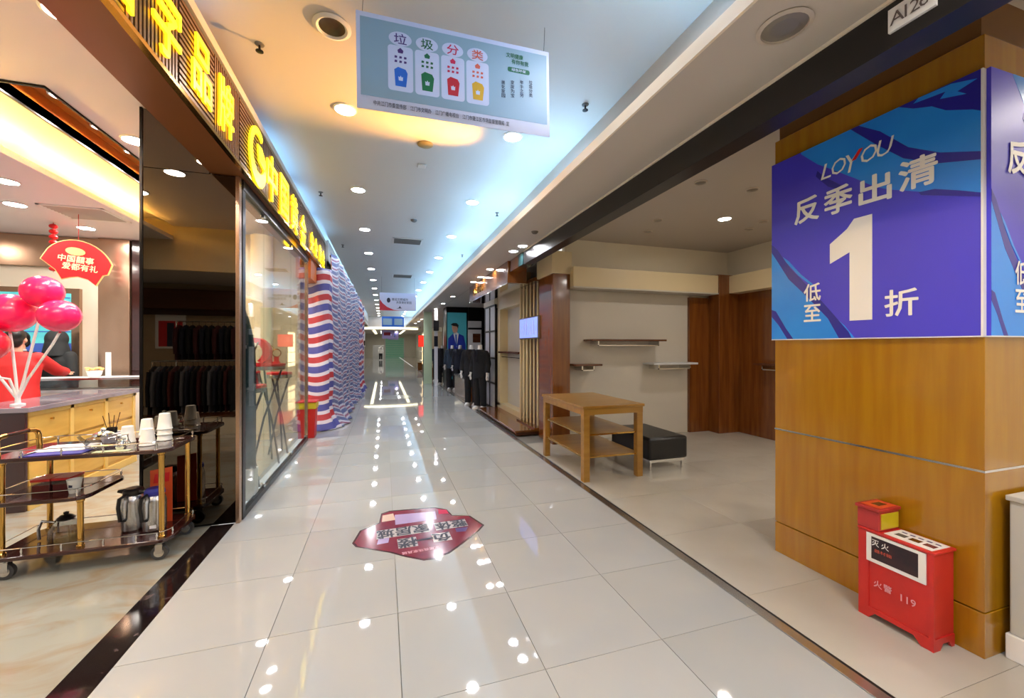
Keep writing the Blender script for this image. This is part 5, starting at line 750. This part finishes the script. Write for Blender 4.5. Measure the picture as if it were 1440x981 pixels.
for i, (px_, Y_, lb) in enumerate(((546, 40, 'lilac paper banner hanging beyond the cross beam'), (553, 46, 'pale lilac paper banner hanging farther beyond the cross beam'))): q = onY(px_, 475, Y_); t = thing('paper_banner', lb, 'banner', (q.x, Y_, 3.14)); mk('sheet', B((-.55, -.01, -.9), (.55, .01, -.05)), m_lilac, t); mk('cord', MB().tube([(0, 0, -.06), (0, 0, 0)], .01, 6), m_darkmetal, t); mk('print', B((-.4, -.013, -.6), (.2, -.01, -.3)), m_decal if not i else m_bblue, t)
ge = thing('green_shutter', 'faintly self-glowing green shutter closing the far end of the mall', 'shutter', (.9, 57.9, 0))
for i in range(9): mk('slat', B((.2, 57.88, .3 * i), (2.6, 57.95, .3 * i + .28)), m_greenwall, ge, True)  # slight glow put into the green of the slats
mk('frame', B((.1, 57.85, 0), (.2, 57.98, 2.75)), m_white, ge, True); mk('frame', B((2.6, 57.85, 0), (2.7, 57.98, 2.75)), m_white, ge, True)
ge2 = thing('grey_partition', 'pale grey partition beside the green shutter', 'partition', (-.7, 52, 0)); mk('panel', B((-1.3, 52, 0), (.0, 52.1, 1.6)), m_steelgrey, ge2, True); mk('rail', B((-1.32, 51.98, 1.6), (.02, 52.12, 1.66)), m_white, ge2, True)
fp = copy_tree(mA); fp.location = (-.35, 47, 0); fp.rotation_euler.z = .3; fp['label'] = 'pale clothed mannequin far away before the grey partition'
for ch in fp.children:
    if ch.name.startswith('jacket'): ch.data = ch.data.copy(); ch.data.materials[0] = m_mann
fd = thing('far_cabinet', 'pale display cabinet past the coats on the tarpaulin side', 'cabinet', (-1.6, 24, 0)); mk('body', B((-2.1, 22, 0), (-1.3, 30, 1.5)), m_vent, fd, True, .01); mk('top', B((-2.15, 21.9, 1.5), (-1.25, 30.1, 1.56)), m_white, fd, True); mk('sign_board', B((-1.32, 22.2, 1.9), (-1.25, 29.8, 2.5)), m_shadowbox, fd, True)
for y in (22.3, 29.6): mk('post', B((-1.32, y, 1.56), (-1.26, y + .06, 1.9)), m_darkmetal, fd, True)
# ================================================================== SHOP BEHIND, SEEN IN THE SMOKED MIRROR
rail(-3.25, -.75, 1.24, 1.3, 'clothes rail of shirts in the shop behind, seen in the mirror', True, 16, (m_blackcloth, m_grey, m_navy, m_blackcloth, m_maroon), 'garment on the rail of the shop behind, seen in the mirror', 'garments behind, seen in the mirror')
rail(-4.05, -3.6, 2.1, 1.3, 'tall clothes rail along the wall of the shop behind', True, 10, (m_maroon, m_navy, m_blackcloth), 'jacket on the tall rail of the shop behind', 'jackets on the tall rail behind')
bp = thing('wall_poster', 'red and white fashion poster on the wall of the shop behind', 'poster', (-5.2, -4.48, 1.5)); mk('sheet', B((-5.5, -4.49, 1.45), (-4.85, -4.47, 2.35)), m_paper, bp, True); mk('print', B((-5.43, -4.47, 1.5), (-4.92, -4.465, 2.15)), m_redprint, bp, True); mk('figure_print', B((-5.25, -4.465, 1.5), (-5.1, -4.46, 2.1)), m_ink, bp, True)
bs_ = thing('wall_header', 'brown header board along the wall of the shop behind', 'shop sign', (-4, -4.4, 2.4)); mk('board', B((-8, -4.48, 2.45), (-1.4, -4.3, 2.95)), m_brownwood, bs_, True); mk('lower_board', B((-8, -4.48, 2.3), (-1.4, -4.35, 2.43)), m_mahog, bs_, True)
tb2 = thing('display_plinth', 'low pale display plinth in the shop behind', 'plinth', (-3.2, .0, 0)); mk('body', B((-3.9, -.5, 0), (-2.4, -.1, .3)), m_wall, tb2, True); mk('top', B((-3.92, -.52, .3), (-2.38, -.08, .33)), m_brownwood, tb2, True)
